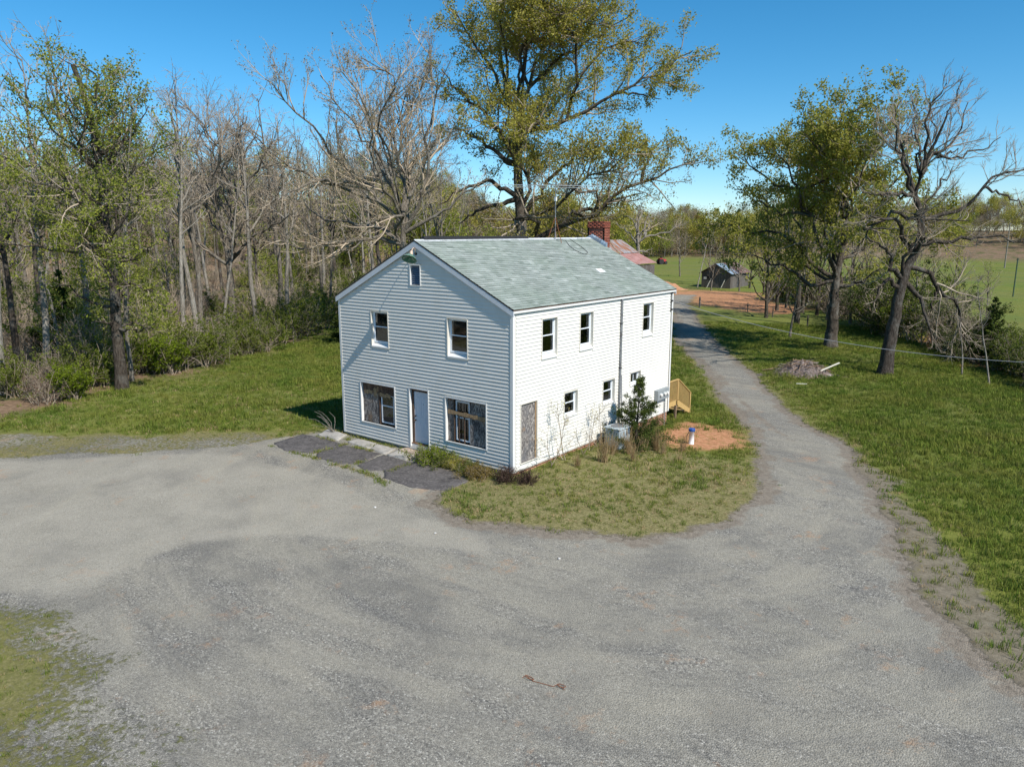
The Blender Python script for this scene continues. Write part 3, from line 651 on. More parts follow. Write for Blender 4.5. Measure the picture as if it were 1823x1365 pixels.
# roof
ROOF_Y0, ROOF_Y1 = -.10, 11.56
m = MB()
for s in (1, -1):
    xe = RX + s * 4.475; y0, y1 = ROOF_Y0, ROOF_Y1
    zt, ze = 7.695, 5.51
    p = [(RX, y0, zt - .05), (xe, y0, ze - .05), (xe, y1, ze - .05), (RX, y1, zt - .05), (RX, y0, zt - .012), (xe, y0, ze - .012), (xe, y1, ze - .012), (RX, y1, zt - .012)]
    if s < 0: p = [p[1], p[0], p[3], p[2], p[5], p[4], p[7], p[6]]
    m.hexa(p)
roof = m.build('roof', M['dark_wood'], house)
rs = np.random.default_rng(5)
for s in (1, -1):
    Vs = []; Fs = []; vv = []
    slen = math.hypot(4.475, 2.185); nr = 36; ex = slen / nr; cx, cz = 4.475 / slen, -2.185 / slen; nx_, nz_ = 2.185 / slen, 4.475 / slen
    rowv = rs.normal(.5, .05, nr)
    for r in range(nr):
        off = rs.uniform(0, .33); y = ROOF_Y0 - .012 - off
        while y < ROOF_Y1 + .01:
            wdt = .32 + rs.uniform(-.05, .05); ya, yb = max(y, ROOF_Y0 - .012), min(y + wdt - .004, ROOF_Y1 + .012); y += wdt
            if yb - ya < .02: continue
            d0 = r * ex; d1 = (r + 1) * ex + (.012 if r == nr - 1 else 0); h0 = .003; h1 = .019 + rs.uniform(0, .008)
            b0 = len(Vs)
            for (d, h) in ((d0, h0), (d1, h1), (d1, h1 - .014)):
                for yy in (ya, yb): Vs.append((RX + s * (cx * d + nx_ * h), yy, 7.695 + cz * d + nz_ * h))
            f = [(b0, b0 + 2, b0 + 3, b0 + 1), (b0 + 2, b0 + 4, b0 + 5, b0 + 3)]
            if s < 0: f = [tuple(reversed(q)) for q in f]
            Fs += f; t = float(np.clip(rowv[r] + rs.normal(0, .14), 0, 1)); vv += [t, t]
    me = mesh_np('shingles', np.array(Vs), np.array(Fs), False, None, {'v': np.array(vv)}); so = link('shingles', me, M['shingle'], roof); so['kind'] = 'stuff'
m = MB()
for s in (1, -1):
    xe = RX + s * 4.475
    m.box(min(xe, xe - s * .03), max(xe, xe - s * .03), ROOF_Y0 + .03, ROOF_Y1 - .03, 5.385, 5.462)
m.build('eave_fascia', M['white_trim'], roof)
m = MB()
for s in (1, -1): xa, xb = (0.02, .079) if s > 0 else (-W - .079, -W - .02); m.box(xa, xb, 0, L, 5.388, 5.40)
m.build('soffit', M['beige_trim'], roof)
for ye, yi in ((ROOF_Y0, ROOF_Y0 + .028), (ROOF_Y1, ROOF_Y1 - .028)):
    for s in (1, -1):
        xe = RX + s * 4.474; y0, y1 = min(ye, yi), max(ye, yi)
        p = [(RX, y0, 7.45), (xe, y0, 5.27), (xe, y1, 5.27), (RX, y1, 7.45), (RX, y0, 7.648), (xe, y0, 5.463), (xe, y1, 5.463), (RX, y1, 7.648)]
        if s < 0: p = [p[1], p[0], p[3], p[2], p[5], p[4], p[7], p[6]]
        MB().hexa(p).build('rake_board', M['fascia_grey'], roof)
# ridge: pale cap shingles and the black felt strip
m = MB(); y = ROOF_Y0
while y < ROOF_Y1 - .05:
    for s in (1, -1):
        p = [(RX, y, 7.712), (RX + s * .15, y, 7.712 - .15 * SL), (RX + s * .15, y + .29, 7.716 - .15 * SL), (RX, y + .29, 7.716)]; m.add(p, [(0, 1, 2, 3) if s > 0 else (3, 2, 1, 0)])
    y += .3
m.build('ridge_cap', M['fascia_grey'], roof)
m = MB(); m.hexa([(RX - .2, .38, 7.63), (RX + .05, .38, 7.70), (RX + .05, 6.55, 7.70), (RX - .2, 6.55, 7.63), (RX - .16, .38, 7.76), (RX + .03, .38, 7.83), (RX + .03, 6.55, 7.80), (RX - .16, 6.55, 7.74)]); m.build('ridge_felt', M['roof_felt'], roof)
# bare patch of new decking (white) and stained patch
def roof_pt(x, y, h=.0): return (x + SL * h * .9, y, roof_z(x) + h)
m = MB(); m.hexa([roof_pt(-1.80, 7.80, .012), roof_pt(-1.80, 8.26, .012), roof_pt(-1.52, 8.25, .012), roof_pt(-1.52, 7.76, .012), roof_pt(-1.80, 7.80, .022), roof_pt(-1.80, 8.26, .022), roof_pt(-1.52, 8.25, .022), roof_pt(-1.52, 7.76, .022)]); m.build('white_patch', M['white_trim'], roof)
# chimney with real bricks
def brick_box(name, x0, x1, y0, y1, z0, z1, mat, parent, cap=False, seed=1):
    r = random.Random(seed); Vb = []; Fb = []; vb = []
    bl, bh, j = .203, .064, .011
    def quad_box(a0, a1, c0, c1, e0, e1):
        b = len(Vb); Vb.extend([(a0, c0, e0), (a1, c0, e0), (a1, c1, e0), (a0, c1, e0), (a0, c0, e1), (a1, c0, e1), (a1, c1, e1), (a0, c1, e1)])
        f = [(3, 2, 1, 0), (4, 5, 6, 7), (0, 1, 5, 4), (1, 2, 6, 5), (2, 3, 7, 6), (3, 0, 4, 7)]; Fb.extend([tuple(b + i for i in q) for q in f]); v = r.random(); vb.extend([v] * 6)
    nrow = int(round((z1 - z0) / (bh + j)))
    for k in range(nrow):
        za = z0 + k * (bh + j); zb = za + bh; g = .025 if cap and k in (nrow - 3, nrow - 4) else (.012 if cap and k >= nrow - 2 else 0)
        for (side) in range(4):
            Lx = (x1 - x0) if side in (0, 2) else (y1 - y0); n = max(2, int(round(Lx / (bl + j)))); st = Lx / n; sh = (k % 2) * st / 2
            p = -sh
            while p < Lx - .01:
                a, b_ = max(p, 0), min(p + st - j, Lx); p += st
                if b_ - a < .03: continue
                if side == 0: quad_box(x0 + a - (g if a == 0 else 0), x0 + b_ + (g if b_ >= Lx - .02 else 0), y0 - g, y0 + .09, za, zb)
                elif side == 2: quad_box(x0 + a, x0 + b_, y1 - .09, y1 + g, za, zb)
                elif side == 1: quad_box(x1 - .09, x1 + g + .001, y0 + a, y0 + b_, za, zb)
                else: quad_box(x0 - g - .001, x0 + .09, y0 + a, y0 + b_, za, zb)
    me = mesh_np(name, np.array(Vb), np.array(Fb), False, None, {'v': np.array(vb)})
    core = MB().box(x0 + .008, x1 - .008, y0 + .008, y1 - .008, z0, z1 - .005).build('chimney' if cap else 'foundation', M['mortar'], parent)
    o = link('brickwork', me, mat, core); o['kind'] = 'stuff'; return core
ch = brick_box('chimney_bricks', -4.60, -3.66, 11.45 + .12, 11.45 + .60, -.7, 8.43, M['brick'], house, True)
MB().box(-4.42, -3.84, 11.68, 11.94, 8.425, 8.43 + .03).build('flue', M['dark'], ch)
fl = MB(); rng = random.Random(8)
for i in range(9):
    x = -4.62 + i * .125; z = roof_z(x); fl.hexa([(x, 11.40, z), (x + .13, 11.40, z - .05), (x + .13, 11.562, z - .05), (x, 11.562, z), (x, 11.42, z + .13 + rng.uniform(-.05, .04)), (x + .13, 11.42, z + .1 + rng.uniform(-.05, .05)), (x + .13, 11.562, z + .15), (x, 11.562, z + .17)])
fl.build('flashing', M['tin_blue'], ch)
# brick foundation
m = MB(); m.box(-W + .03, -.03, .05, L - .03, -.95, -.045); fd = m.build('foundation', M['mortar'], house)
def found_bricks(x0, x1, fixed, axis_, z0, z1):
    r = random.Random(3); Vb = []; Fb = []; vb = []; z = z1 - .064; k = 0
    while z > z0:
        p = x0 - (.1 if k % 2 else 0)
        while p < x1:
            a, b_ = max(p, x0), min(p + .2, x1); p += .211
            if b_ - a < .03: continue
            q = [(a, z), (b_, z), (b_, z + .064), (a, z + .064)]; n = len(Vb); out = .012
            if axis_ == 'side': Vb += [(fixed, u, w) for u, w in q] + [(fixed + out, u, w) for u, w in q]
            else: Vb += [(u, fixed, w) for u, w in q] + [(u, fixed + out, w) for u, w in q]
            Fb += [(n + 4, n + 5, n + 6, n + 7), (n, n + 1, n + 5, n + 4), (n + 1, n + 2, n + 6, n + 5), (n + 2, n + 3, n + 7, n + 6), (n + 3, n, n + 4, n + 7)]; vb += [r.random()] * 5
        z -= .075; k += 1
    me = mesh_np('brickwork', np.array(Vb), np.array(Fb), False, None, {'v': np.array(vb)}); o = link('brickwork', me, M['brick_tan'], fd); o['kind'] = 'stuff'
found_bricks(.06, L - .03, -.03, 'side', -.93, -.05); found_bricks(-W + .03, -.03, L - .03, 'back', -.93, -.05)

# ------------------------------------------------------------------ things on the house
lp = empty('barn_lamp', (-4.36, -.017, 7.22), 0, 'green enamel gooseneck lamp under the gable peak', 'lamp')
MB().tube([(0, .0, 0), (0, -.03, 0)], [.06, .05], 10).build('wall_plate', M['black'], lp)
MB().tube([(0, -.02, .0), (.05, -.10, .16), (.12, -.22, .21), (.2, -.36, .17), (.235, -.44, .08)], .016, 8).build('arm', M['pot'], lp)
MB().tube([(.24, -.45, .10), (.25, -.48, -.02)], [.05, .065], 10).build('socket', M['pot'], lp)
sh = MB().lathe([(.05, .06), (.09, .035), (.18, -.03), (.265, -.13), (.272, -.145), (.262, -.14), (.17, -.045), (.06, .02)], (0, 0, 0), 22).build('shade', M['lamp_green'], lp, True)
sh.location = (.25, -.53, -.06); sh.rotation_euler = (R_(-32), R_(-14), 0)
an = empty('tv_antenna', (-4.25, 8.4, 7.66), 0, 'long white television antenna on a tripod mast above the roof ridge', 'antenna')
MB().tube([(0, 0, -.05), (0, 0, 2.55)], .02, 8).build('mast', M['galv'], an)
for a in (0, 2.1, 4.2): dx, dy = .34 * math.cos(a), .34 * math.sin(a); MB().tube([(dx, dy, roof_z(-4.25 + dx) - 7.66 + .015), (0, 0, .95)], .013, 6).build('tripod_leg', M['rust'], an)
e = Vector((.785, .62, -.01)); vw = Vector((-.62, .785, 0)); bz = Vector((0, 0, 2.28))
MB().bar(bz - e * 2.25, bz + e * 1.6, .022, .022).build('boom', M['alu'], an); MB().bar(bz - e * 2.25 + Vector((0, 0, -.09)), bz + e * 1.5 + Vector((0, 0, -.09)), .016, .016).build('boom', M['alu'], an); MB().bar(bz + e * 1.6, bz + e * 2.85, .014, .014).build('boom', M['alu'], an)
for i, s in enumerate(np.linspace(-2.2, 2.8, 21)):
    hl = 1.15 - .3 * abs(s + 1.0) * .6 if s < 1.5 else .38
    MB().tube([bz + e * s - vw * hl + Vector((0, 0, -.04 if i % 2 else .0)), bz + e * s + vw * hl + Vector((0, 0, -.04 if i % 2 else .0))], .007, 5).build('element', M['alu'], an)
MB().box(-.05, .05, -.04, .04, 1.62, 1.8).build('amplifier', M['white_trim'], an)
cb = MB().tube([(-4.22, 8.45, 7.66), (-4.1, 9.0, 7.59), (-3.68, 8.64, 7.40), (-3.3, 8.5, 7.21), (-3.0, 8.62, 7.06), (-2.9, 8.85, 7.015), (-3.05, 9.2, 7.09), (-3.5, 9.4, 7.305), (-4.2, 9.5, 7.64)], .011, 5).build('antenna_cable', M['black']); tag(cb, 'thin black cable looping loosely on the shingles below the antenna', 'cable')
mt = empty('electric_meter_box', (0.018, 10.0, .7), 0, 'grey electric meter box on the side wall near the back corner', 'meter box')
MB().box(0, .20, 0, 1.05, 0, .46).build('box', M['meter_grey'], mt, bevel=.012)
for y in (.25, .62, .86): MB().tube([(.2, y, .24), (.26, y, .24), (.275, y, .24)], [.075, .075, .05], 14).build('meter', M['meter_glass'], mt)
MB().tube([(.06, .95, 0), (.06, .95, -1.3)], .025, 8).build('conduit', M['galv'], mt)
vp = empty('vent_pipe', (.075, 6.9, 0), 0, 'weathered grey pipe running up the white side wall to the eave', 'pipe')
MB().tube([(0, 0, -.75), (0, 0, 5.38)], .045, 10).build('pipe', M['galv'], vp)
for z in (.8, 2.6, 4.4): MB().box(-.057, .05, -.055, .055, z, z + .03).build('clamp', M['black'], vp)
MB().box(-.055, .09, -.06, .12, -.1, .28).build('junction_box', M['rust'], vp)
c2 = MB().tube([(.045, 7.07, 2.3), (.045, 7.12, 1.4), (.05, 7.2, .5), (.05, 7.22, -.7)], .016, 6).build('wall_cable', M['cable']); tag(c2, 'thin grey cable hanging beside the pipe on the side wall', 'cable')
ins = empty('insulator_rack', (.024, 11.22, 4.5), 0, 'three dark insulators on a bracket at the top of the back corner', 'insulator')
MB().box(0, .02, -.025, .025, 0, .92).build('bracket', M['galv'], ins)
for z in (.12, .5, .85): MB().tube([(.02, 0, z), (.05, 0, z), (.09, 0, z), (.12, 0, z)], [.015, .045, .045, .02], 10).build('insulator', M['black'], ins)
# service cable to a pole outside the frame on the right
A = Vector((.13, 11.22, 5.0)); B = Vector((27, 10.6, 6.4)); pts = []
for i in range(41):
    u = i / 40; p = A.lerp(B, u); p.z -= 4 * u * (1 - u) * 1.97; pts.append(p)
wire = MB().tube(pts, .010, 6).build('service_cable', M['cable']); tag(wire, 'pale overhead power cable sagging from the house corner across the drive', 'cable')
up = empty('utility_pole', (27, 10.6, gzf(27, 10.6)), 0, 'brown wooden utility pole that holds the house power cable', 'pole')
MB().tube([(0, 0, -.3), (0, 0, 8.2)], [.15, .11], 12).build('post', M['pole_wood'], up)
MB().tube([(-.1, 0, 7.0), (-.26, 0, 7.0)], .03, 8).build('bracket', M['galv'], up)
# fallen conduit etc: air conditioner, well, stairs
ac = empty('air_conditioner', (.40, 5.25, gzf(.75, 5.6)), R_(-4), 'rusty blue grey outdoor air conditioner in the weeds by the side wall', 'air conditioner')
MB().box(0, .72, 0, .72, .0, .78).build('cabinet', M['ac_metal'], ac, bevel=.04)
MB().box(-.03, .75, -.03, .75, .782, .84).build('top_cover', M['ac_metal'], ac, bevel=.025)
for i in range(9): MB().box(.722, .728, .06, .66, .1 + i * .07, .135 + i * .07).build('grille_bar', M['ac_metal'], ac)
for i in range(9): MB().box(.06, .66, -.008, -.002, .1 + i * .07, .135 + i * .07).build('grille_bar', M['ac_metal'], ac)
MB().lathe([(.0, .842), (.26, .842), (.26, .862), (.0, .862)], (.36, .36, 0), 20).build('fan_guard', M['galv'], ac)
wz = gzf(2.5, 8.6)
wl_ = empty('well_casing', (2.5, 8.6, wz), 0, 'white well pipe with blue cap standing in red dirt', 'well')
MB().tube([(0, 0, -.2), (0, 0, .56)], .105, 18).build('pipe', M['pvc'], wl_, True)
MB().lathe([(0, .66), (.12, .655), (.135, .63), (.135, .55), (.108, .55)], (0, 0, 0), 18).build('cap', M['blue_cap'], wl_)
MB().tube([(-.1, -.06, .5), (-.16, -.09, .35), (-.19, -.11, .1), (-.3, -.2, .0)], .016, 6).build('hose', M['black'], wl_)
# wooden steps behind the house
st = empty('wooden_steps', (-.15, L, -.65), 0, 'new yellow pine steps with baluster railings at the back door', 'steps')
DZ = .90
for i in range(9): MB().box(-1.30, 0, .03 + i * .142, .03 + i * .142 + .136, DZ - .03, DZ).build('deck_board', M['lumber'], st)
MB().box(-.04, 0, .03, 1.31, DZ - .24, DZ - .031).build('rim_joist', M['lumber'], st); MB().box(-1.30, -1.26, .03, 1.31, DZ - .24, DZ - .031).build('rim_joist', M['lumber'], st); MB().box(-1.258, -.042, 1.26, 1.30, DZ - .24, DZ - .031).build('rim_joist', M['lumber'], st)
for x in (-1.21, -.045): MB().box(x - .045, x + .045, 1.16, 1.25, -.15, DZ - .031).build('post', M['post_wood'], st)
nst = 5
for i in range(nst - 1):
    z = DZ - (i + 1) * DZ / nst; y = 1.32 + i * .27; MB().box(-1.30, 0, y, y + .28, z - .035, z).build('tread', M['lumber'], st)
for x in (-1.31, .0): MB().hexa([(x - .02, 1.312, DZ - .30), (x + .02, 1.312, DZ - .30), (x + .02, 2.68, -.03), (x - .02, 2.68, -.03), (x - .02, 1.312, DZ - .02), (x + .02, 1.312, DZ - .02), (x + .02, 2.68, .2), (x - .02, 2.68, .2)]).build('stringer', M['lumber'], st)
for x in (-1.29, -.012):
    MB().box(x - .045, x + .045, 1.22, 1.31, DZ + .002, DZ + .95).build('rail_post', M['lumber'], st)
    MB().box(x - .045, x + .045, 2.60, 2.69, .0, .98).build('rail_post', M['lumber'], st)
    MB().box(x - .045, x + .045, .05, 1.32, DZ + .952, DZ + .99).build('handrail', M['lumber'], st)
    MB().hexa([(x - .045, 1.32, DZ + .952), (x + .045, 1.32, DZ + .952), (x + .045, 2.72, .96), (x - .045, 2.72, .96), (x - .045, 1.32, DZ + .99), (x + .045, 1.32, DZ + .99), (x + .045, 2.72, 1.0), (x - .045, 2.72, 1.0)]).build('handrail', M['lumber'], st)
    for i in range(10): y = .12 + i * .115; MB().box(x - .016, x + .016, y, y + .034, DZ + .002, DZ + .951).build('baluster', M['lumber'], st)
    for i in range(10):
        y = 1.42 + i * .118; u = (y - 1.32) / 1.38; z0 = DZ - .05 - u * .86; z1 = DZ + .95 - u * .885; MB().box(x - .016, x + .016, y, y + .034, z0, z1).build('baluster', M['lumber'], st)

# ------------------------------------------------------------------ slabs in front of the door
def slab(name, poly, mat, label, cat, top=.03, group=None, seed=0):
    r = random.Random(seed); P = []
    n = len(poly)
    mx_, my_ = sum(p[0] for p in poly) / n, sum(p[1] for p in poly) / n
    if mat is M['asphalt']: poly = [(mx_ + (a - mx_) * 1.13, my_ + (b - my_) * 1.10) for a, b in poly]
    for i in range(n):
        a = poly[i]; b = poly[(i + 1) % n]; k = max(2, int(math.dist(a, b) / .16))
        for j in range(k):
            u = j / k; P.append((a[0] + (b[0] - a[0]) * u + r.uniform(-.035, .035), a[1] + (b[1] - a[1]) * u + r.uniform(-.035, .035)))
    cx = sum(p[0] for p in P) / len(P); cy = sum(p[1] for p in P) / len(P); g = gzf(cx, cy)
    m = MB(); k = len(P); m.v = [(x, y, g - .12) for x, y in P] + [(x, y, gzf(x, y) + top) for x, y in P] + [(cx + (x - cx) * .9, cy + (y - cy) * .9, gzf(x, y) + top + .012) for x, y in P] + [(cx, cy, g + top + .016)]
    for i in range(k):
        j = (i + 1) % k; m.f += [(i, j, k + j, k + i), (k + i, k + j, 2 * k + j, 2 * k + i), (2 * k + i, 2 * k + j, 3 * k)]
    o = m.build(name, mat, None, True); return tag(o, label, cat, group)
slab('asphalt_slab', [(-9.9, -1.2), (-8.9, -1.05), (-7.7, -1.1), (-7.65, -2.5), (-8.6, -2.9), (-9.7, -2.6)], M['asphalt'], 'dark asphalt slab farthest left, nearest the house shadow', 'slab', .02, 'old slabs before the shop windows', 1)
slab('asphalt_slab', [(-7.4, -1.15), (-5.55, -1.1), (-5.3, -2.2), (-5.75, -2.72), (-6.85, -2.75), (-7.45, -2.3)], M['asphalt'], 'dark asphalt slab below the left boarded shop window', 'slab', .02, 'old slabs before the shop windows', 2)
slab('asphalt_slab', [(-5.2, -1.1), (-3.85, -1.12), (-3.55, -1.85), (-4.4, -2.6), (-5.0, -2.45)], M['asphalt'], 'small dark asphalt slab in front of the door', 'slab', .02, 'old slabs before the shop windows', 3)
slab('asphalt_slab', [(-3.55, -.95), (-2.1, -1.0), (-1.05, -1.3), (-.95, -2.35), (-1.9, -2.8), (-3.2, -2.75), (-3.75, -2.2)], M['asphalt'], 'largest dark asphalt slab at the right, beside the weedy corner', 'slab', .018, 'old slabs before the shop windows', 4)
slab('concrete_slab', [(-9.75, -.05), (-8.5, -.12), (-8.2, -.8), (-9.4, -.88)], M['concrete'], 'grey concrete slab at the left front corner of the house', 'slab', .06, 'concrete walk pieces', 5)
slab('concrete_slab', [(-7.75, -.2), (-6.6, -.22), (-6.3, -.86), (-7.7, -.75)], M['concrete'], 'grey concrete walk piece under the left shop window', 'slab', .05, 'concrete walk pieces', 6)
slab('concrete_slab', [(-6.5, -.24), (-5.45, -.3), (-5.3, -.92), (-6.2, -.88)], M['concrete'], 'grey concrete walk piece just left of the doorstep', 'slab', .05, 'concrete walk pieces', 7)
slab('concrete_slab', [(-5.25, -.42), (-4.3, -.42), (-4.1, -.98), (-5.1, -1.02)], M['concrete'], 'pale concrete slab lying in front of the doorstep', 'slab', .06, 'concrete walk pieces', 8)
slab('doorstep', [(-5.15, -.03), (-3.95, -.03), (-4.0, -.36), (-5.2, -.38)], M['concrete_tan'], 'tan concrete doorstep below the blue grey door', 'doorstep', .10, None, 9)

# ------------------------------------------------------------------ vegetation machinery
def grow(rs, S, D, Ln, R0, n, wig, up, taper):
    """vectorised branches: S,D (B,3), Ln,R0 (B) -> P (B,n,3), rad (B,n)"""
    B = len(S); P = np.zeros((B, n, 3)); P[:, 0] = S; d = D / np.linalg.norm(D, axis=1, keepdims=True)
    step = (Ln / (n - 1))[:, None]
    for i in range(1, n):
        d = d + rs.normal(0, wig, (B, 3)); d[:, 2] += up
        d /= np.linalg.norm(d, axis=1, keepdims=True); P[:, i] = P[:, i - 1] + d * step
    t = np.linspace(0, 1, n)[None, :]
    return P, R0[:, None] * (1 - (1 - taper) * t)
def spawn(rs, P, Rd, Ln, cnt, t0, ang, ratio, rk, tip=True, rmin=.004):
    """children along branches"""
    B, n, _ = P.shape; idx = np.repeat(np.arange(B), cnt); N = len(idx)
    t = t0 + (1 - t0) * rs.random(N) ** .85
    x = t * (n - 1); i0 = np.minimum(x.astype(int), n - 2); f = (x - i0)[:, None]
    S = P[idx, i0] * (1 - f) + P[idx, i0 + 1] * f
    T = P[idx, i0 + 1] - P[idx, i0]; T /= np.linalg.norm(T, axis=1, keepdims=True) + 1e-9
    r = rs.normal(0, 1, (N, 3)); r -= (r * T).sum(1, keepdims=True) * T; r /= np.linalg.norm(r, axis=1, keepdims=True) + 1e-9
    a = np.radians(rs.uniform(ang[0], ang[1], N))[:, None]
    D = T * np.cos(a) + r * np.sin(a)
    ln = Ln[idx] * ratio * (1.15 - .7 * t) * rs.uniform(.55, 1.25, N)
    rp = Rd[idx, i0]; R0 = np.maximum(np.minimum(rp * .75, ln * rk), rmin)
    return S, D, ln, R0
def tubes(groups):
    """groups: list of (P (B,n,3), R (B,n), k) -> V, F"""
    Vs = []; Fs = []; off = 0
    for P, Rd, k in groups:
        B, n, _ = P.shape
        T = np.gradient(P, axis=1); T /= np.linalg.norm(T, axis=2, keepdims=True) + 1e-9
        ref = np.where(np.abs(T[:, :, 2:3]) < .9, np.array([0., 0, 1.]), np.array([1., 0, 0]))
        U = np.cross(T, ref); U /= np.linalg.norm(U, axis=2, keepdims=True) + 1e-9; Wv = np.cross(T, U)
        a = 2 * np.pi * np.arange(k) / k
        ring = P[:, :, None, :] + (U[:, :, None, :] * np.cos(a)[None, None, :, None] + Wv[:, :, None, :] * np.sin(a)[None, None, :, None]) * Rd[:, :, None, None]
        Vs.append(ring.reshape(-1, 3))
        b = (np.arange(B) * n * k)[:, None, None]; i = (np.arange(n - 1) * k)[None, :, None]; j = np.arange(k)[None, None, :]; j2 = (j + 1) % k
        f = np.stack([b + i + j, b + i + j2, b + i + k + j2, b + i + k + j], -1).reshape(-1, 4) + off
        Fs.append(f); off += B * n * k
    return np.concatenate(Vs), np.concatenate(Fs)
def leaves(rs, P, per, size, spread, v0=0., v1=1., tmin=.3):
    """small two-triangle leaves scattered along twigs"""
    B, n, _ = P.shape; idx = np.repeat(np.arange(B), per); N = len(idx)
    x = (tmin + (1 - tmin) * rs.random(N)) * (n - 1); i0 = np.minimum(x.astype(int), n - 2); f = (x - i0)[:, None]
    C = P[idx, i0] * (1 - f) + P[idx, i0 + 1] * f + rs.normal(0, spread, (N, 3))
    a = rs.normal(0, 1, (N, 3)); a /= np.linalg.norm(a, axis=1, keepdims=True)
    b = rs.normal(0, 1, (N, 3)); b -= (b * a).sum(1, keepdims=True) * a; b /= np.linalg.norm(b, axis=1, keepdims=True)
    s = (size * rs.uniform(.6, 1.5, N))[:, None]
    V = np.stack([C - a * s, C + b * s * .55, C + a * s, C - b * s * .55], 1).reshape(-1, 3)
    F = np.arange(N * 4).reshape(-1, 4)
    clump = rs.random(B)[idx] * .5 + rs.random(N) * .5
    return V, F, np.clip(v0 + (v1 - v0) * clump, 0, 1)
def leaf_mesh(name, sets):
    off = 0; Vs = []; Fs = []; vs = []
    for V, F, v in sets: Vs.append(V); Fs.append(F + off); vs.append(v); off += len(V)
    return mesh_np(name, np.concatenate(Vs), np.concatenate(Fs), False, None, {'v': np.concatenate(vs)})
def smooth_path(pts, n):
    p = np.array(pts, dtype=float); d = np.concatenate([[0], np.cumsum(np.linalg.norm(np.diff(p, axis=0), axis=1))]); u = np.linspace(0, d[-1], n)
    q = np.stack([np.interp(u, d, p[:, k]) for k in range(3)], 1)
    for _ in range(1): q[1:-1] = q[1:-1] * .5 + (q[:-2] + q[2:]) * .25
    return q, d[-1]
def finish_tree(rs, limbsP, limbsR, limbsL, spec, trunkP=None, trunkR=None):
    """adds branches, twigs and leaves to (B,n,3) limbs -> (trunk mesh, branch mesh, crown mesh or None)"""
    g_tr = [(limbsP, limbsR, 7)]
    if trunkP is not None: g_tr.append((trunkP, trunkR, 12))
    s2 = spec['b2']; cnt = np.maximum(2, (limbsL * s2['dens']).astype(int))
    S, D, ln, R0 = spawn(rs, limbsP, limbsR, limbsL, cnt, s2.get('t0', .2), s2['ang'], s2['ratio'], .016, rmin=.018)
    ln = np.clip(ln, s2.get('min', .8), s2.get('max', 6)); P2, R2 = grow(rs, S, D, ln, R0, 7, s2['wig'], s2['up'], .35)
    s3 = spec['b3']; cnt = np.maximum(2, (ln * s3['dens']).astype(int))
    S, D, l3, R0 = spawn(rs, P2, R2, ln, cnt, .15, s3['ang'], s3['ratio'], .012, rmin=.011)
    l3 = np.clip(l3, .35, 2.6); P3, R3 = grow(rs, S, D, l3, R0, 5, s3['wig'], s3['up'], .5)
    s4 = spec['b4']; cnt = np.maximum(1, (l3 * s4['dens']).astype(int))
    S, D, l4, R0 = spawn(rs, P3, R3, l3, cnt, .15, s4['ang'], s4['ratio'], .01, rmin=s4.get('r', .008))
    l4 = np.clip(l4, .2, 1.1); P4, R4 = grow(rs, S, D, l4, R0, 3, s4['wig'], s4['up'], .6)
    trunk = mesh_np('trunk', *tubes(g_tr), True)
    br = mesh_np('branches', *tubes([(P2, R2, 5), (P3, R3, 4), (P4, R4, 3)]), True)
    crown = None
    lf = spec.get('leaf')
    if lf:
        sets = []
        keep4 = np.ones(len(P4), bool) if lf.get('zone') is None else lf['zone'](P4[:, -1])
        if lf.get('prob', 1) < 1: keep4 &= rs.random(len(P4)) < lf['prob']
        if keep4.any(): sets.append(leaves(rs, P4[keep4], lf['per'], lf['size'], lf['spread']))
        keep3 = np.ones(len(P3), bool) if lf.get('zone') is None else lf['zone'](P3[:, -1])
        if keep3.any() and lf.get('per3', 0): sets.append(leaves(rs, P3[keep3], lf['per3'], lf['size'], lf['spread']))
        if sets: crown = leaf_mesh('crown', sets)
    return trunk, br, crown
def tree_obj(name, loc, rz, meshes, mats, label, cat='tree', group=None, scale=1.0):
    e = empty(name, loc, rz, label, cat, group); e.scale = (scale,) * 3
    for nm, me, mt_ in zip(('trunk', 'branches', 'crown'), meshes, mats):
        if me is None: continue
        if not me.materials: me.materials.append(mt_)
        o = bpy.data.objects.new(nm, me); COL.objects.link(o); o.parent = e
        if nm != 'trunk': o['kind'] = 'stuff'
    return e
SPEC = dict(b2=dict(dens=1.5, ang=(30, 65), ratio=.42, wig=.16, up=.05), b3=dict(dens=2.2, ang=(25, 60), ratio=.42, wig=.18, up=.05), b4=dict(dens=3.2, ang=(20, 55), ratio=.5, wig=.2, up=.05))
def spec(leaf=None, **kw):
    s = {k: dict(v) for k, v in SPEC.items()}
    for k, v in kw.items(): s[k].update(v)
    s['leaf'] = leaf; return s

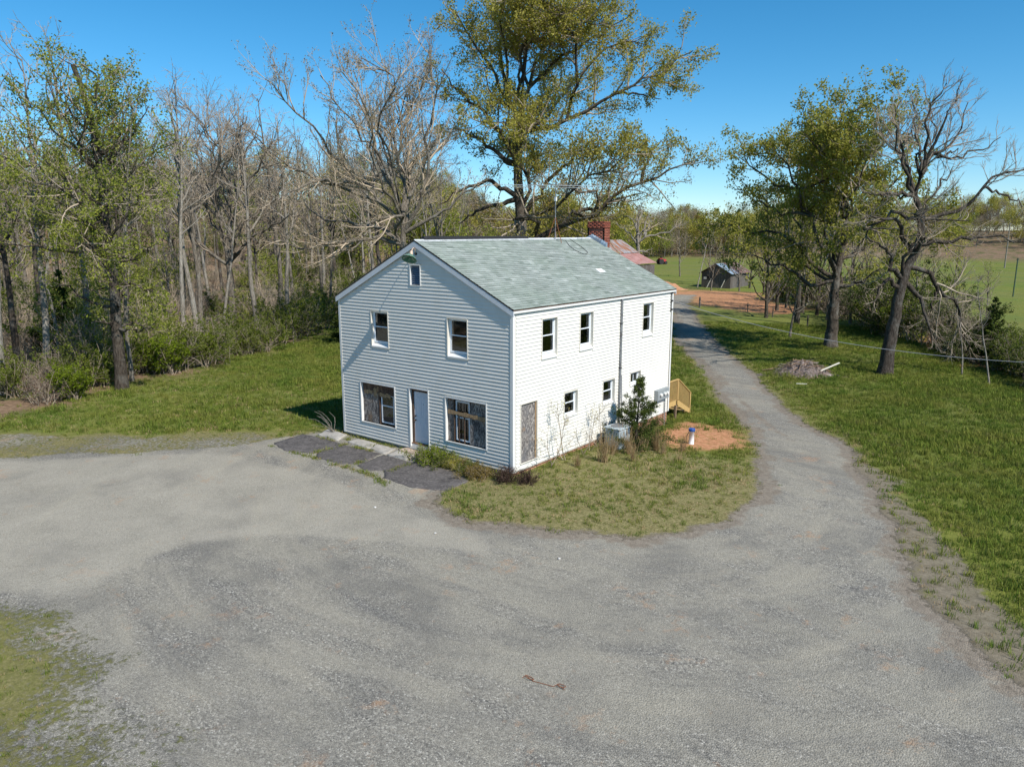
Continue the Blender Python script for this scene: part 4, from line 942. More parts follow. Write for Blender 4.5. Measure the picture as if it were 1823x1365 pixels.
# ------------------------------------------------------------------ the named trees: limbs as 3-D paths (right, up, away) about the trunk base
CR = np.array([.7846, .6200, 0.]); CF = np.array([-.6200, .7846, 0.])
def traced_tree(name, base, paths, r_trunk, sp, mats, label, seed, depth=.45, extra=1, r_limb=.5):
    """paths: lists of (right m, up m) from the trunk base; first is the trunk. Limbs also run towards and away from the viewer"""
    rs = np.random.default_rng(seed); base = np.array(base)
    def to3(path, dep0, slope):
        p = np.array(path, float); s = np.concatenate([[0], np.cumsum(np.hypot(*np.diff(p, axis=0).T))])
        w = dep0 + slope * s
        return p[:, :1] * CR[None] + w[:, None] * CF[None] + p[:, 1:2] * np.array([[0, 0, 1.]])
    n = 12; P = []; Rr = []; Ls = []
    tp, tl = smooth_path(to3(paths[0], 0, 0), 16); tp[2:-1] += rs.normal(0, .03, tp[2:-1].shape)
    tr = r_trunk * (1 - .62 * np.linspace(0, 1, 16)); tr[0] *= 1.22; tr[1] *= 1.04
    toph = tp[-1, 2]
    built = [(np.array(paths[0], float), tp, tr)]       # (right, up) path with its 3-D points and radii
    for path in paths[1:]:
        best = None
        for q2, q3, qr in built:
            rt = q3 @ CR; dd = np.hypot(rt - path[0][0], q3[:, 2] - path[0][1]); k = int(dd.argmin())
            if best is None or dd[k] < best[0]: best = (dd[k], q3[k], qr[k])
        _, root, rroot = best; dep0 = float(root @ CF)
        variants = [rs.uniform(-depth, depth)] + [s_ * rs.uniform(.7, 1.3) for s_ in ((1, -1) if extra == 2 else ((rs.choice([-1, 1]),) if extra == 1 else ()))]
        if path[-1][1] < path[0][1]: variants = variants[:1]      # drooping limbs stay single
        for vi, sl in enumerate(variants):
            q = [list(pt) for pt in path]
            if vi:    # a limb of the same kind turned about the trunk
                x0 = q[0][0]; q = [[x0 + (pt[0] - x0) * rs.uniform(.25, .6) * (1 if rs.random() < .8 else -1), pt[1] + rs.normal(0, .35)] for pt in q]
            q3 = to3(q, dep0, sl if not vi else sl * .5); q3[0] = root
            lp_, ll = smooth_path(q3, n)
            lp_[2:] += rs.normal(0, .07 + .006 * ll, (n - 2, 3)); P.append(lp_); Ls.append(ll)
            hfrac = np.clip(root[2] / max(toph, .1), 0, 1); r0 = r_trunk * r_limb * (1.05 - .55 * hfrac) * (1 if not vi else .75)
            r0 = min(r0, .035 * ll + .03, rroot * .92); rad_ = r0 * (1 - .85 * np.linspace(0, 1, n)) + .012; Rr.append(rad_)
            if not vi: built.append((np.array(path, float), lp_, rad_))
    meshes = finish_tree(rs, np.array(P), np.array(Rr), np.array(Ls), sp, tp[None], tr[None])
    return tree_obj(name, tuple(base), 0, meshes, mats, label)
OAK_BASE = (-22.83, 30.27, -0.65)
OAK = [[(0.0, 0.0), (0.0, 6.8), (-0.2, 10.2), (-0.3, 12.1), (-0.4, 14.7), (-0.4, 16.2), (-0.3, 17.6), (-0.0, 18.7)],
    [(-0.4, 17.6), (-1.2, 18.7), (-2.1, 20.3), (-2.9, 21.4), (-4.0, 23.0), (-4.9, 24.4), (-5.6, 25.0)],
    [(-0.3, 17.6), (0.3, 19.4), (0.7, 20.9), (1.4, 22.6), (2.9, 24.2), (4.6, 25.4), (5.5, 27.1)],
    [(0.3, 19.4), (1.8, 20.9), (3.5, 22.3), (5.5, 23.3), (7.4, 24.2), (8.5, 25.1)],
    [(-1.2, 18.7), (-1.6, 20.9), (-1.7, 23.0), (-1.9, 25.0), (-1.9, 27.3)],
    [(-0.3, 18.2), (-0.0, 20.3), (0.1, 22.6), (0.3, 24.7), (0.8, 27.4)],
    [(-0.4, 14.7), (-1.2, 15.6), (-2.5, 16.9), (-3.8, 18.4), (-5.2, 19.1), (-6.1, 20.3)],
    [(-0.4, 13.6), (-2.0, 14.7), (-3.3, 15.8), (-4.8, 16.5), (-6.1, 16.5)],
    [(-0.3, 16.2), (1.5, 16.6), (3.6, 17.6), (5.7, 18.4), (7.5, 19.3), (9.4, 19.8), (11.2, 20.7), (12.7, 21.8)],
    [(3.6, 17.6), (3.9, 19.4), (4.8, 21.2), (6.1, 22.6), (8.5, 23.3), (9.7, 22.8)],
    [(7.5, 19.3), (9.0, 19.1), (10.6, 18.7)],
    [(-0.1, 9.8), (0.6, 10.6), (1.3, 11.0), (1.4, 11.9), (2.9, 13.4), (4.4, 14.5), (5.7, 15.1)],
    [(0.2, 7.9), (2.0, 8.4), (3.7, 9.3), (4.7, 9.7), (5.8, 10.2), (7.4, 11.2), (8.9, 12.5), (10.6, 12.9), (12.3, 13.6)],
    [(3.7, 9.3), (4.7, 10.4), (6.4, 10.4), (8.1, 11.4), (9.7, 11.7)],
    [(8.9, 12.5), (9.6, 14.0), (10.3, 15.1), (11.3, 15.6)],
    [(-0.2, 11.7), (-2.0, 12.5), (-3.9, 12.5), (-5.5, 11.7), (-6.6, 10.8)],
    [(-0.2, 10.8), (-2.2, 10.8), (-3.9, 10.2), (-5.3, 9.1)],
]
ASH_BASE = (-26.18, 19.98, -0.65)
ASH = [[(0.0, 0.0), (0.0, 6.6), (0.1, 8.9), (0.2, 10.4), (0.1, 11.4)],
    [(0.2, 10.4), (-0.4, 12.1), (-1.8, 14.8), (-2.6, 17.3), (-3.0, 19.7), (-3.2, 21.6)],
    [(0.2, 9.7), (-0.9, 11.1), (-2.8, 13.1), (-4.4, 14.8), (-5.2, 16.8), (-6.5, 18.1), (-7.6, 19.2)],
    [(0.1, 10.4), (0.4, 13.1), (-0.5, 14.1), (-0.4, 16.4), (0.2, 18.4), (1.1, 20.5), (1.8, 22.1)],
    [(0.3, 9.4), (1.9, 12.1), (2.2, 14.8), (2.4, 16.8), (2.7, 18.4), (3.1, 20.0), (2.8, 21.9)],
    [(-0.5, 8.7), (-2.0, 9.7), (-4.3, 10.1), (-6.6, 10.2), (-8.3, 11.4), (-9.2, 12.8)],
    [(-1.6, 10.9), (-3.7, 12.4), (-5.9, 13.3), (-7.6, 14.1), (-9.1, 15.4)],
    [(-0.5, 12.8), (-1.5, 15.4), (-3.8, 17.6), (-4.7, 19.4), (-5.2, 20.6)],
    [(0.2, 10.4), (0.9, 13.1), (2.0, 15.5), (3.7, 16.8), (4.4, 17.7)],
    [(0.2, 9.0), (2.2, 10.4), (4.0, 11.4), (5.4, 12.8), (6.5, 13.1)],
    [(0.1, 8.3), (-2.1, 8.7), (-4.7, 8.7), (-7.1, 8.0), (-9.1, 8.7)],
    [(-2.8, 13.1), (-5.0, 13.1), (-7.2, 12.1), (-9.4, 10.7)],
]
BARE_BASE = (-45.53, 17.44, -0.65)
BARE = [[(0.0, 0.0), (0.1, 2.6), (0.1, 4.6), (-0.0, 6.6)],
    [(-0.1, 6.1), (-0.7, 10.0), (-2.0, 12.4), (-2.8, 14.9), (-2.8, 17.2), (-1.7, 18.8)],
    [(0.4, 7.1), (1.1, 11.4), (1.3, 14.2), (2.7, 16.5), (3.3, 18.4)],
    [(0.0, 10.2), (-1.5, 13.3), (-0.7, 16.1), (0.9, 18.4), (1.6, 18.8)],
    [(0.8, 7.6), (2.7, 10.5), (4.3, 12.4), (5.2, 14.2)],
    [(-0.1, 5.6), (-1.5, 6.8), (-3.5, 9.0), (-4.9, 10.5), (-5.4, 12.4)],
    [(0.7, 5.9), (2.6, 8.1), (5.1, 9.3), (7.1, 10.0)],
    [(-0.7, 10.0), (-3.3, 11.9), (-4.3, 14.2), (-4.4, 16.1)],
    [(1.1, 11.4), (3.5, 14.2), (5.0, 16.1), (5.6, 17.7)],
]
LEFT_BASE = (-25.12, -1.49, -0.15)
LEFT = [[(0.0, 0.0), (0.1, 2.9), (0.1, 4.8), (0.1, 6.2), (0.1, 9.2), (0.1, 11.4), (0.0, 13.4), (-0.2, 15.1), (-0.7, 16.9)],
    [(0.1, 6.2), (-1.0, 8.4), (-2.0, 9.8), (-3.2, 10.3)],
    [(0.1, 8.9), (-1.2, 10.3), (-2.3, 11.7), (-3.9, 12.5), (-4.7, 13.0)],
    [(0.1, 10.3), (1.4, 11.7), (2.3, 12.8), (3.2, 13.3)],
    [(0.0, 11.8), (-1.0, 13.2), (-2.1, 14.3), (-2.6, 15.7)],
    [(0.0, 11.1), (0.9, 12.8), (1.2, 14.3), (0.5, 16.4)],
    [(0.0, 8.4), (1.6, 9.8), (2.6, 10.3), (3.3, 11.1)],
    [(0.1, 4.0), (-0.7, 4.6), (-1.6, 5.5), (-2.7, 5.8)],
    [(0.2, 2.9), (1.4, 3.2), (2.3, 3.5)],
    [(0.1, 6.7), (1.5, 7.2), (2.7, 7.9)],
    [(0.0, 13.4), (-1.1, 14.5), (-1.7, 15.8), (-1.2, 16.9)],
    [(0.0, 12.5), (1.3, 13.4), (1.9, 14.5), (2.1, 15.1)],
    [(0.1, 7.5), (-1.4, 7.5), (-2.8, 7.8), (-4.2, 8.1)],
    [(0.1, 5.5), (1.3, 5.8), (2.5, 5.5), (3.3, 5.1)],
    [(0.1, 9.2), (-1.5, 9.2), (-3.2, 8.9), (-4.9, 9.2)],
]
DEAD_BASE = (5.01, 30.61, -0.65)
DEAD = [[(0.0, 0.0), (0.2, 2.6), (0.3, 4.9), (0.7, 6.6), (1.4, 8.1), (1.3, 9.2), (0.7, 10.7)],
    [(0.8, 10.7), (-0.2, 11.5), (-1.0, 13.0), (-1.5, 13.8), (-1.9, 14.8)],
    [(0.7, 10.7), (0.7, 11.8), (0.6, 12.8), (-0.0, 14.5), (0.1, 15.7), (0.5, 16.4)],
    [(0.7, 11.6), (1.6, 12.8), (2.2, 13.4), (3.3, 13.9), (3.8, 15.5), (4.0, 16.0)],
    [(1.6, 12.8), (3.3, 12.9), (4.8, 13.4), (5.9, 14.0)],
    [(1.3, 9.4), (2.8, 9.7), (4.0, 10.9), (4.7, 11.8), (5.8, 12.1), (6.8, 12.5)],
    [(1.4, 8.1), (3.1, 8.1), (4.9, 8.4), (5.7, 8.0)],
    [(0.7, 6.5), (1.9, 6.4), (2.6, 6.1), (3.0, 5.2), (3.8, 4.9), (4.4, 3.8), (5.1, 2.8), (5.8, 1.1)],
    [(2.7, 5.9), (2.9, 5.2), (2.5, 4.4), (2.4, 3.5)],
    [(0.4, 5.9), (-0.5, 6.6), (-0.5, 7.4), (-1.5, 8.0), (-2.3, 8.2)],
    [(0.9, 7.2), (0.2, 8.0), (-1.2, 9.4), (-2.6, 9.4), (-3.7, 9.2)],
    [(0.8, 10.4), (-0.7, 10.8), (-1.8, 10.7), (-3.0, 10.9)],
    [(0.4, 5.2), (-0.3, 5.9), (-1.0, 5.5), (-1.5, 4.3)],
    [(0.7, 11.5), (1.1, 14.1), (1.4, 15.5), (1.6, 16.6)],
    [(4.0, 10.9), (5.2, 10.7), (6.4, 10.1)],
    [(1.0, 9.2), (-0.3, 9.8), (-1.3, 8.7), (-1.8, 7.5)],
    [(0.4, 5.9), (1.4, 4.9), (1.9, 3.4), (2.2, 2.2)],
]
GOLD_BASE = (-0.82, 40.02, -0.65)
GOLD = [[(0.0, 0.0), (0.0, 2.1), (0.0, 4.0), (0.0, 5.8), (0.3, 7.6)],
    [(0.3, 7.6), (1.0, 9.0), (2.0, 10.3), (2.6, 12.0), (3.1, 13.2), (3.2, 14.6)],
    [(0.0, 5.8), (-0.8, 7.2), (-1.9, 9.4), (-2.8, 11.5), (-3.8, 13.2), (-5.0, 14.6)],
    [(0.3, 7.6), (-0.3, 10.1), (-1.1, 12.9), (-1.6, 14.9), (-1.7, 17.1)],
    [(-0.1, 5.2), (-1.8, 6.2), (-3.5, 8.7), (-5.3, 8.7), (-7.1, 9.0), (-8.4, 9.4)],
    [(-2.8, 11.5), (-4.6, 12.0), (-6.2, 13.2), (-7.2, 15.5)],
    [(-1.9, 9.4), (-4.0, 10.1), (-5.8, 10.8), (-7.5, 11.8)],
    [(-1.1, 12.9), (-2.5, 14.6), (-3.4, 16.3), (-3.6, 17.5)],
    [(-0.3, 10.1), (0.6, 12.2), (0.7, 14.6), (0.5, 16.6)],
    [(0.2, 6.7), (1.7, 7.2), (3.1, 8.5), (3.7, 10.1)],
    [(0.0, 4.9), (-1.7, 4.7), (-3.3, 5.8), (-4.8, 6.5), (-6.3, 6.9)],
    [(0.2, 8.5), (1.7, 11.5), (2.2, 14.1), (2.0, 16.3)],
    [(-0.0, 4.3), (1.6, 4.9), (2.6, 6.2)],
]
SYC_BASE = (-35.92, 73.46, -0.65)
SYC = [[(0.0, 0.0), (0.0, 6.0), (-0.1, 7.2), (-0.2, 8.2)],
    [(-0.1, 7.2), (0.4, 8.2), (1.2, 10.5), (1.8, 11.5)],
    [(-0.0, 6.9), (1.0, 7.9), (2.3, 8.2), (4.0, 8.5), (5.3, 9.4), (6.4, 9.9)],
    [(-0.2, 8.2), (-0.3, 9.4), (-0.8, 10.2), (-1.7, 10.7)],
    [(-0.1, 7.9), (-0.1, 9.7), (0.5, 11.0), (0.3, 12.3)],
    [(-0.0, 6.5), (-1.1, 8.2), (-2.6, 9.2), (-3.0, 9.9)],
    [(-0.2, 8.2), (-0.5, 9.9), (-0.2, 11.5), (-0.9, 12.6)],
    [(1.0, 7.9), (1.2, 9.4), (2.5, 10.5)],
    [(0.2, 6.2), (1.4, 6.0), (2.0, 6.4)],
]
zone_top = lambda z0, x0=None: (lambda P: P[:, 2] > z0)
sp_oak = spec(dict(per=15, per3=16, size=.082, spread=.21, zone=lambda P: (P[:, 2] > 13.5) | (np.random.default_rng(1).random(len(P)) < .12)),
              b2=dict(dens=1.8, ratio=.38, max=3.6, up=.07), b3=dict(dens=2.1, up=.07), b4=dict(dens=2.4))
oak = traced_tree('oak_tree', OAK_BASE, OAK, .62, sp_oak, (M['bark_oak'], M['twig'], M['leaf_gold']), 'tallest oak behind the roof, golden green crown reaching the top of the sky', 11, depth=.4, extra=1)
# the oak's lower limbs carry bronze leaves: a second, lower crown part
def bronze_crown(parent, seed):
    rs = np.random.default_rng(seed); br = [o for o in parent.children if o.name.startswith('branches')][0].data
    co = np.zeros(len(br.vertices) * 3, np.float32); br.vertices.foreach_get('co', co); co = co.reshape(-1, 3)
    rt = co @ CR; pick = (co[:, 2] > 8.0) & (co[:, 2] < 15.5) & (rt > .5)
    c = co[pick]; c = c[rs.random(len(c)) < min(1, 11000 / max(len(c), 1))]
    P = np.stack([c, c + rs.normal(0, .15, c.shape)], 1); V, F, v = leaves(rs, P, 1, .06, .16)
    o = link('crown', leaf_mesh('crown', [(V, F, v)]), M['leaf_bronze'], parent); o['label'] = 'bronze leaves on the low right limbs'
bronze_crown(oak, 3)
sp_ash = spec(dict(per=4, per3=3, size=.05, spread=.09), b2=dict(dens=1.35, ratio=.42, max=4.2, up=.09, ang=(25, 50)), b3=dict(dens=2.3, up=.09, ratio=.48, ang=(20, 45)), b4=dict(dens=3.2, up=.08, ratio=.6, ang=(18, 40), r=.007))
traced_tree('budding_tree', ASH_BASE, [[(x * .97, z * .93) for x, z in p] for p in ASH], .40, sp_ash, (M['bark_grey'], M['twig_warm'], M['leaf_bud']), 'wide many-stemmed tree with pale buds just left of the gable peak', 12, depth=.5, extra=1, r_limb=.6)
sp_bare = spec(dict(per=1, size=.05, spread=.05, prob=.25), b2=dict(dens=1.6, ratio=.42, max=4), b3=dict(dens=2.8, ratio=.48), b4=dict(dens=4.5, ratio=.6))
traced_tree('bare_tree', BARE_BASE, BARE, .42, sp_bare, (M['bark_grey'], M['twig'], M['leaf_bud']), 'bare grey tree with forked trunk at the wood edge left of the house', 13, depth=.5, extra=1, r_limb=.6)
sp_left = spec(dict(per=13, per3=15, size=.06, spread=.17), b2=dict(dens=1.8, ratio=.5, max=3.2, up=.05), b3=dict(dens=2.4), b4=dict(dens=2.8))
traced_tree('maple_tree', LEFT_BASE, [[(x, z * .95) for x, z in p] for p in LEFT], .30, sp_left, (M['bark_oak'], M['twig'], M['leaf_green']), 'tall yellow green leafing tree standing alone at the left lawn edge', 14, depth=.5, extra=2, r_limb=.3)
sp_dead = spec(None, b2=dict(dens=2.2, ratio=.45, wig=.2, up=.08, max=3.4, ang=(25, 55)), b3=dict(dens=3.2, wig=.17, up=.08, ratio=.52, ang=(20, 45)), b4=dict(dens=4.6, wig=.16, up=.06, ratio=.62, ang=(18, 40), r=.007))
traced_tree('gnarled_tree', DEAD_BASE, DEAD, .42, sp_dead, (M['bark_dead'], M['twig'], None), 'gnarled leafless tree with crooked grey limbs on the right lawn', 15, depth=.45, extra=1, r_limb=.5)
sp_gold = spec(dict(per=16, per3=18, size=.088, spread=.2), b2=dict(dens=1.7, ratio=.45, max=4), b3=dict(dens=2.2), b4=dict(dens=2.4))
traced_tree('oak_tree', GOLD_BASE, GOLD, .50, sp_gold, (M['bark_oak'], M['twig'], M['leaf_olive']), 'broad olive leafed tree with a thick dark trunk beside the gnarled tree', 16, depth=.4, extra=1, r_limb=.5)
sp_syc = spec(dict(per=2, size=.11, spread=.2, prob=.5), b2=dict(dens=1.2, ratio=.4, max=3), b3=dict(dens=1.6), b4=dict(dens=1.8))
traced_tree('sycamore_tree', SYC_BASE, SYC, .45, sp_syc, (M['bark_pale'], M['twig_warm'], M['leaf_bronze']), 'white limbed tree standing beyond the rusty barn roof', 17, depth=.6, extra=1, r_limb=.6)

# ------------------------------------------------------------------ generic trees for the woods (shared meshes)
def proto_tree(seed, h, r, crown0, spread, leaf=None, lean=.03, nl=16, dens=1.0):
    rs = np.random.default_rng(seed)
    TP, TR = grow(rs, np.zeros((1, 3)), np.array([[rs.normal(0, lean), rs.normal(0, lean), 1.]]), np.array([h]), np.array([r]), 14, .035, .04, .12); TR[0, 0] *= 1.2
    S, D, ln, R0 = spawn(rs, TP, TR, np.array([h]), np.array([nl]), crown0, (28, 62), spread, .03, rmin=.03)
    ln = np.clip(ln, 1.5, h * .5); P1, R1 = grow(rs, S, D, ln, R0, 8, .13, .09, .25)
    sp = spec(leaf, b2=dict(dens=1.5 * dens, ratio=.42, max=3, up=.07), b3=dict(dens=2.2 * dens, ratio=.48), b4=dict(dens=3.2 * dens, r=.009, ratio=.6))
    return finish_tree(rs, P1, R1, ln, sp, TP, TR)
lf_b = dict(per=1, size=.07, spread=.1, prob=.5); lf_y = dict(per=2, per3=2, size=.09, spread=.15); lf_g = dict(per=3, per3=3, size=.11, spread=.17)
PROT = [proto_tree(101, 20, .24, .38, .26, None), proto_tree(102, 18, .20, .45, .24, lf_b), proto_tree(103, 21, .28, .30, .30, None, nl=18), proto_tree(104, 16, .16, .35, .26, lf_y),
        proto_tree(105, 19, .22, .42, .26, lf_b), proto_tree(106, 13, .12, .25, .30, lf_y), proto_tree(107, 17, .22, .28, .32, lf_g), proto_tree(108, 15, .13, .5, .2, None, nl=10)]
PM = [(M['bark_grey'], M['twig'], None), (M['bark_pale'], M['twig_warm'], M['leaf_bud']), (M['bark_oak'], M['twig'], None), (M['bark_grey'], M['twig'], M['leaf_gold']),
      (M['bark_pale'], M['twig_warm'], M['leaf_bud']), (M['bark_grey'], M['twig'], M['leaf_green']), (M['bark_oak'], M['twig'], M['leaf_green']), (M['bark_pale'], M['twig'], None)]
LAB = ['leafless grey tree among many in the wood left of the house', 'pale barked budding tree among many in the wood', 'dark barked leafless tree among many in the wood', 'yellow budding tree among many in the wood',
       'cream budding tree among many in the wood', 'small fresh green tree among many in the wood', 'green leafing tree among many in the wood', 'slim pale leafless trunk among many in the wood']
GRP = ['leafless grey trees', 'pale budding trees', 'dark leafless trees', 'yellow budding trees', 'cream budding trees', 'small green trees', 'green leafing trees', 'slim pale trees']
rr = random.Random(77); placed = [(-45.5, 17.4), (-25.1, -1.5), (-26.2, 20), (-22.8, 30.3)]
def wood_tree(x, y, k, sc_=1.0, label=None, group=None):
    if label is None:
        br = math.degrees(math.atan2(x - 14.917, y + 18.92)) + 38.31; near = math.hypot(x - 14.917, y + 18.92) < 78
        where = 'left of the lone lawn tree' if br < -29.5 else ('between the lone tree and forked bare tree' if br < -20.5 else ('between the forked bare tree and the gable' if br < -10 else 'behind the house roof'))
        label = LAB[k].split(' among many')[0] + (' in the near wood ' if near else ' in the deep wood ') + where
    e = tree_obj('wood_tree', (x, y, gzf(x, y) - .05), rr.uniform(0, 6.28), PROT[k], PM[k], label or LAB[k], 'tree', (group or GRP[k]) + (' in the left wood' if not group else ''), sc_)
    e.rotation_euler[0] = rr.uniform(-.03, .03); e.rotation_euler[1] = rr.uniform(-.03, .03); placed.append((x, y)); return e
def cam_xy(px, dist):
    """ground point seen at a bearing (degrees right of the view axis) and a distance"""
    a = R_(-38.31 + px); return 14.917 + dist * math.sin(a), -18.92 + dist * math.cos(a)
n = 0; tries = 0
while n < 92 and tries < 4000:
    tries += 1
    bear = rr.uniform(-37, -4); d = 52 + 75 * rr.random() ** .8
    if bear > -14: d = max(d, 74)
    x, y = cam_xy(bear, d)
    if float(sdf(np.array([x]), np.array([y]), FOREST)[0]) > -2.0 and bear < -12: continue
    if any((x - a) ** 2 + (y - b) ** 2 < 3.4 ** 2 for a, b in placed): continue
    k = rr.choices(range(8), [3.5, 4, 2, 6, 4.5, 4.5, 3, 3])[0]
    wood_tree(x, y, k, rr.uniform(.8, 1.08)); n += 1
# pale trunks that stand out at the wood edge
for (bear, d, k, s) in ((-27.5, 46, 7, 1.0), (-32.5, 47, 1, .95), (-35, 45, 4, .9), (-24.0, 55, 1, .9), (-19.0, 68, 4, 1.0), (-17.2, 72, 0, 1.0), (-21.5, 62, 7, 1.0), (-30, 52, 4, 1.0), (-34, 50, 6, .9)):
    x, y = cam_xy(bear, d); wood_tree(x, y, k, s)
# trees in the right-hand hedgerow and by the shed
PROT += [proto_tree(109, 13, .18, .10, .42, lf_g, nl=22, dens=.9), proto_tree(110, 11, .15, .08, .45, lf_y, nl=22, dens=.9), proto_tree(111, 12, .16, .10, .42, lf_b, nl=22, dens=.9)]
PM += [(M['bark_oak'], M['twig'], M['leaf_gold']), (M['bark_grey'], M['twig_warm'], M['leaf_green']), (M['bark_grey'], M['twig_warm'], M['leaf_bronze'])]
LAB += [''] * 3; GRP += [''] * 3
for (bear, d, k, s, lab) in ((21.0, 76, 6, 1.15, 'fresh green tree rising behind the broad olive tree'), (19.6, 88, 8, 1.0, 'olive tree between the shed and the broad tree'), (23.5, 70, 3, 1.0, 'yellow green tree between the two big trees on the right'),
                             (26.0, 72, 10, .8, 'bare twiggy tree behind the gnarled tree'), (15.6, 125, 8, .8, 'leafy tree standing behind the shed roof'), (13.9, 121, 7, .75, 'thin white leafless tree left of the shed'),
                             (20.6, 66, 9, .7, 'small green tree in the shade of the hedgerow'), (18.6, 106, 8, .75, 'leafy tree overhanging the right end of the shed'), (30.8, 62, 9, .35, 'small sapling by the clay bank at the right'),
                             (33.2, 50, 7, .42, 'thin dead sapling at the right edge of the lawn'), (31.6, 53, 7, .4, 'slender grey sapling left of the dead sapling'), (22.3, 84, 8, .9, 'olive tree deep in the hedgerow'), (24.5, 78, 10, .85, 'brown twiggy tree deep in the hedgerow'), (28.3, 84, 9, .6, 'green tree at the field edge behind the gnarled tree'), (19.0, 98, 10, .7, 'brown twiggy tree just right of the shed'), (17.6, 122, 8, .8, 'leafy tree behind the right end of the shed'), (14.6, 132, 9, .85, 'green tree behind the left end of the shed'), (20.3, 110, 8, .8, 'olive tree deep behind the hedgerow, nearest the shed'), (21.6, 100, 9, .8, 'green tree deep behind the hedgerow'), (23.2, 96, 10, .8, 'brown budding tree deep behind the hedgerow'), (25.2, 92, 8, .75, 'olive tree behind the gnarled tree, left one'), (27.0, 88, 9, .65, 'green tree behind the gnarled tree, right one'), (29.3, 96, 10, .6, 'brown twiggy tree in the field edge right of the gnarled tree'), (12.6, 150, 10, .9, 'brown twiggy tree at the field edge behind the barn'), (18.9, 80, 8, 1.0, 'full olive tree at the left end of the hedgerow'), (20.2, 92, 9, 1.0, 'full green tree second from the left end of the hedgerow'), (21.3, 86, 8, 1.05, 'full olive tree in the middle of the hedgerow'), (23.0, 80, 9, .95, 'full green tree between the two big right trees'), (24.4, 88, 8, 1.0, 'olive tree showing between the two big right trees'), (26.6, 80, 9, .8, 'green tree low behind the gnarled tree'), (28.6, 74, 10, .7, 'brown bushy tree right of the gnarled trunk'), (30.6, 84, 8, .6, 'olive bushy tree before the far right field'), (32.6, 78, 9, .5, 'small green tree near the right picture edge'), (16.9, 116, 9, .75, 'green tree touching the back of the shed'), (14.9, 116, 10, .6, 'brown bushy tree left of the shed')):
    x, y = cam_xy(bear, d); wood_tree(x, y, k, s, lab, 'hedgerow trees')

# ------------------------------------------------------------------ instanced masses: far wood, grass
def gn_scatter(name, V, attrs, protos, mat_label, kind='stuff'):
    """one object whose vertices carry instances of the prototype meshes (rotation, scale and pick are point attributes)"""
    me = bpy.data.meshes.new(name); me.vertices.add(len(V)); me.vertices.foreach_set('co', np.asarray(V, np.float32).ravel())
    for k, (typ, val) in attrs.items():
        a = me.attributes.new(k, typ, 'POINT'); a.data.foreach_set('vector' if typ == 'FLOAT_VECTOR' else 'value', np.asarray(val, np.int32 if typ == 'INT' else np.float32).ravel())
    o = bpy.data.objects.new(name, me); COL.objects.link(o)
    pc = bpy.data.collections.new(name + '_kinds')
    for i, grp in enumerate(protos):
        pc.objects.link(grp)
    ng = bpy.data.node_groups.new(name, 'GeometryNodeTree'); ng.interface.new_socket('Geometry', in_out='INPUT', socket_type='NodeSocketGeometry'); ng.interface.new_socket('Geometry', in_out='OUTPUT', socket_type='NodeSocketGeometry')
    N = ng.nodes; Lk = ng.links; gi = N.new('NodeGroupInput'); go = N.new('NodeGroupOutput'); iop = N.new('GeometryNodeInstanceOnPoints'); ci = N.new('GeometryNodeCollectionInfo')
    ci.inputs['Collection'].default_value = pc; ci.inputs['Separate Children'].default_value = True; ci.inputs['Reset Children'].default_value = True
    Lk.new(gi.outputs[0], iop.inputs['Points']); Lk.new(ci.outputs[0], iop.inputs['Instance']); iop.inputs['Pick Instance'].default_value = True
    def na(nm, dt):
        q = N.new('GeometryNodeInputNamedAttribute'); q.data_type = dt; q.inputs['Name'].default_value = nm; return q.outputs['Attribute']
    Lk.new(na('pick', 'INT'), iop.inputs['Instance Index']); Lk.new(na('scl', 'FLOAT'), iop.inputs['Scale'])
    e2r = N.new('FunctionNodeEulerToRotation'); Lk.new(na('rot', 'FLOAT_VECTOR'), e2r.inputs[0]); Lk.new(e2r.outputs[0], iop.inputs['Rotation'])
    Lk.new(iop.outputs[0], go.inputs[0]); md = o.modifiers.new('scatter', 'NODES'); md.node_group = ng
    o['kind'] = kind; o['label'] = mat_label; return o
def join_meshes(name, parts):
    """one prototype mesh with several materials from (mesh, material) pairs"""
    Vs = []; Fs = []; mi = []; fv = []; off = 0; mats = []
    for me, mt_ in parts:
        if me is None: continue
        co = np.zeros(len(me.vertices) * 3, np.float32); me.vertices.foreach_get('co', co)
        li = np.zeros(len(me.loops), np.int32); me.loops.foreach_get('vertex_index', li)
        Vs.append(co.reshape(-1, 3)); Fs.append(li.reshape(-1, 4) + off); off += len(me.vertices); mi.append(np.full(len(me.polygons), len(mats), np.int32)); mats.append(mt_)
        v = np.zeros(len(me.polygons), np.float32)
        if 'v' in me.attributes: me.attributes['v'].data.foreach_get('value', v)
        fv.append(v)
    m2 = mesh_np(name, np.concatenate(Vs), np.concatenate(Fs), False, None, {'v': np.concatenate(fv)})
    for m in mats: m2.materials.append(m)
    m2.polygons.foreach_set('material_index', np.concatenate(mi)); return m2
far_protos = []
for k in (0, 3, 5, 7):
    o = bpy.data.objects.new('far_tree_%02d' % len(far_protos), join_meshes('far_tree', list(zip(PROT[k], PM[k])))); far_protos.append(o)
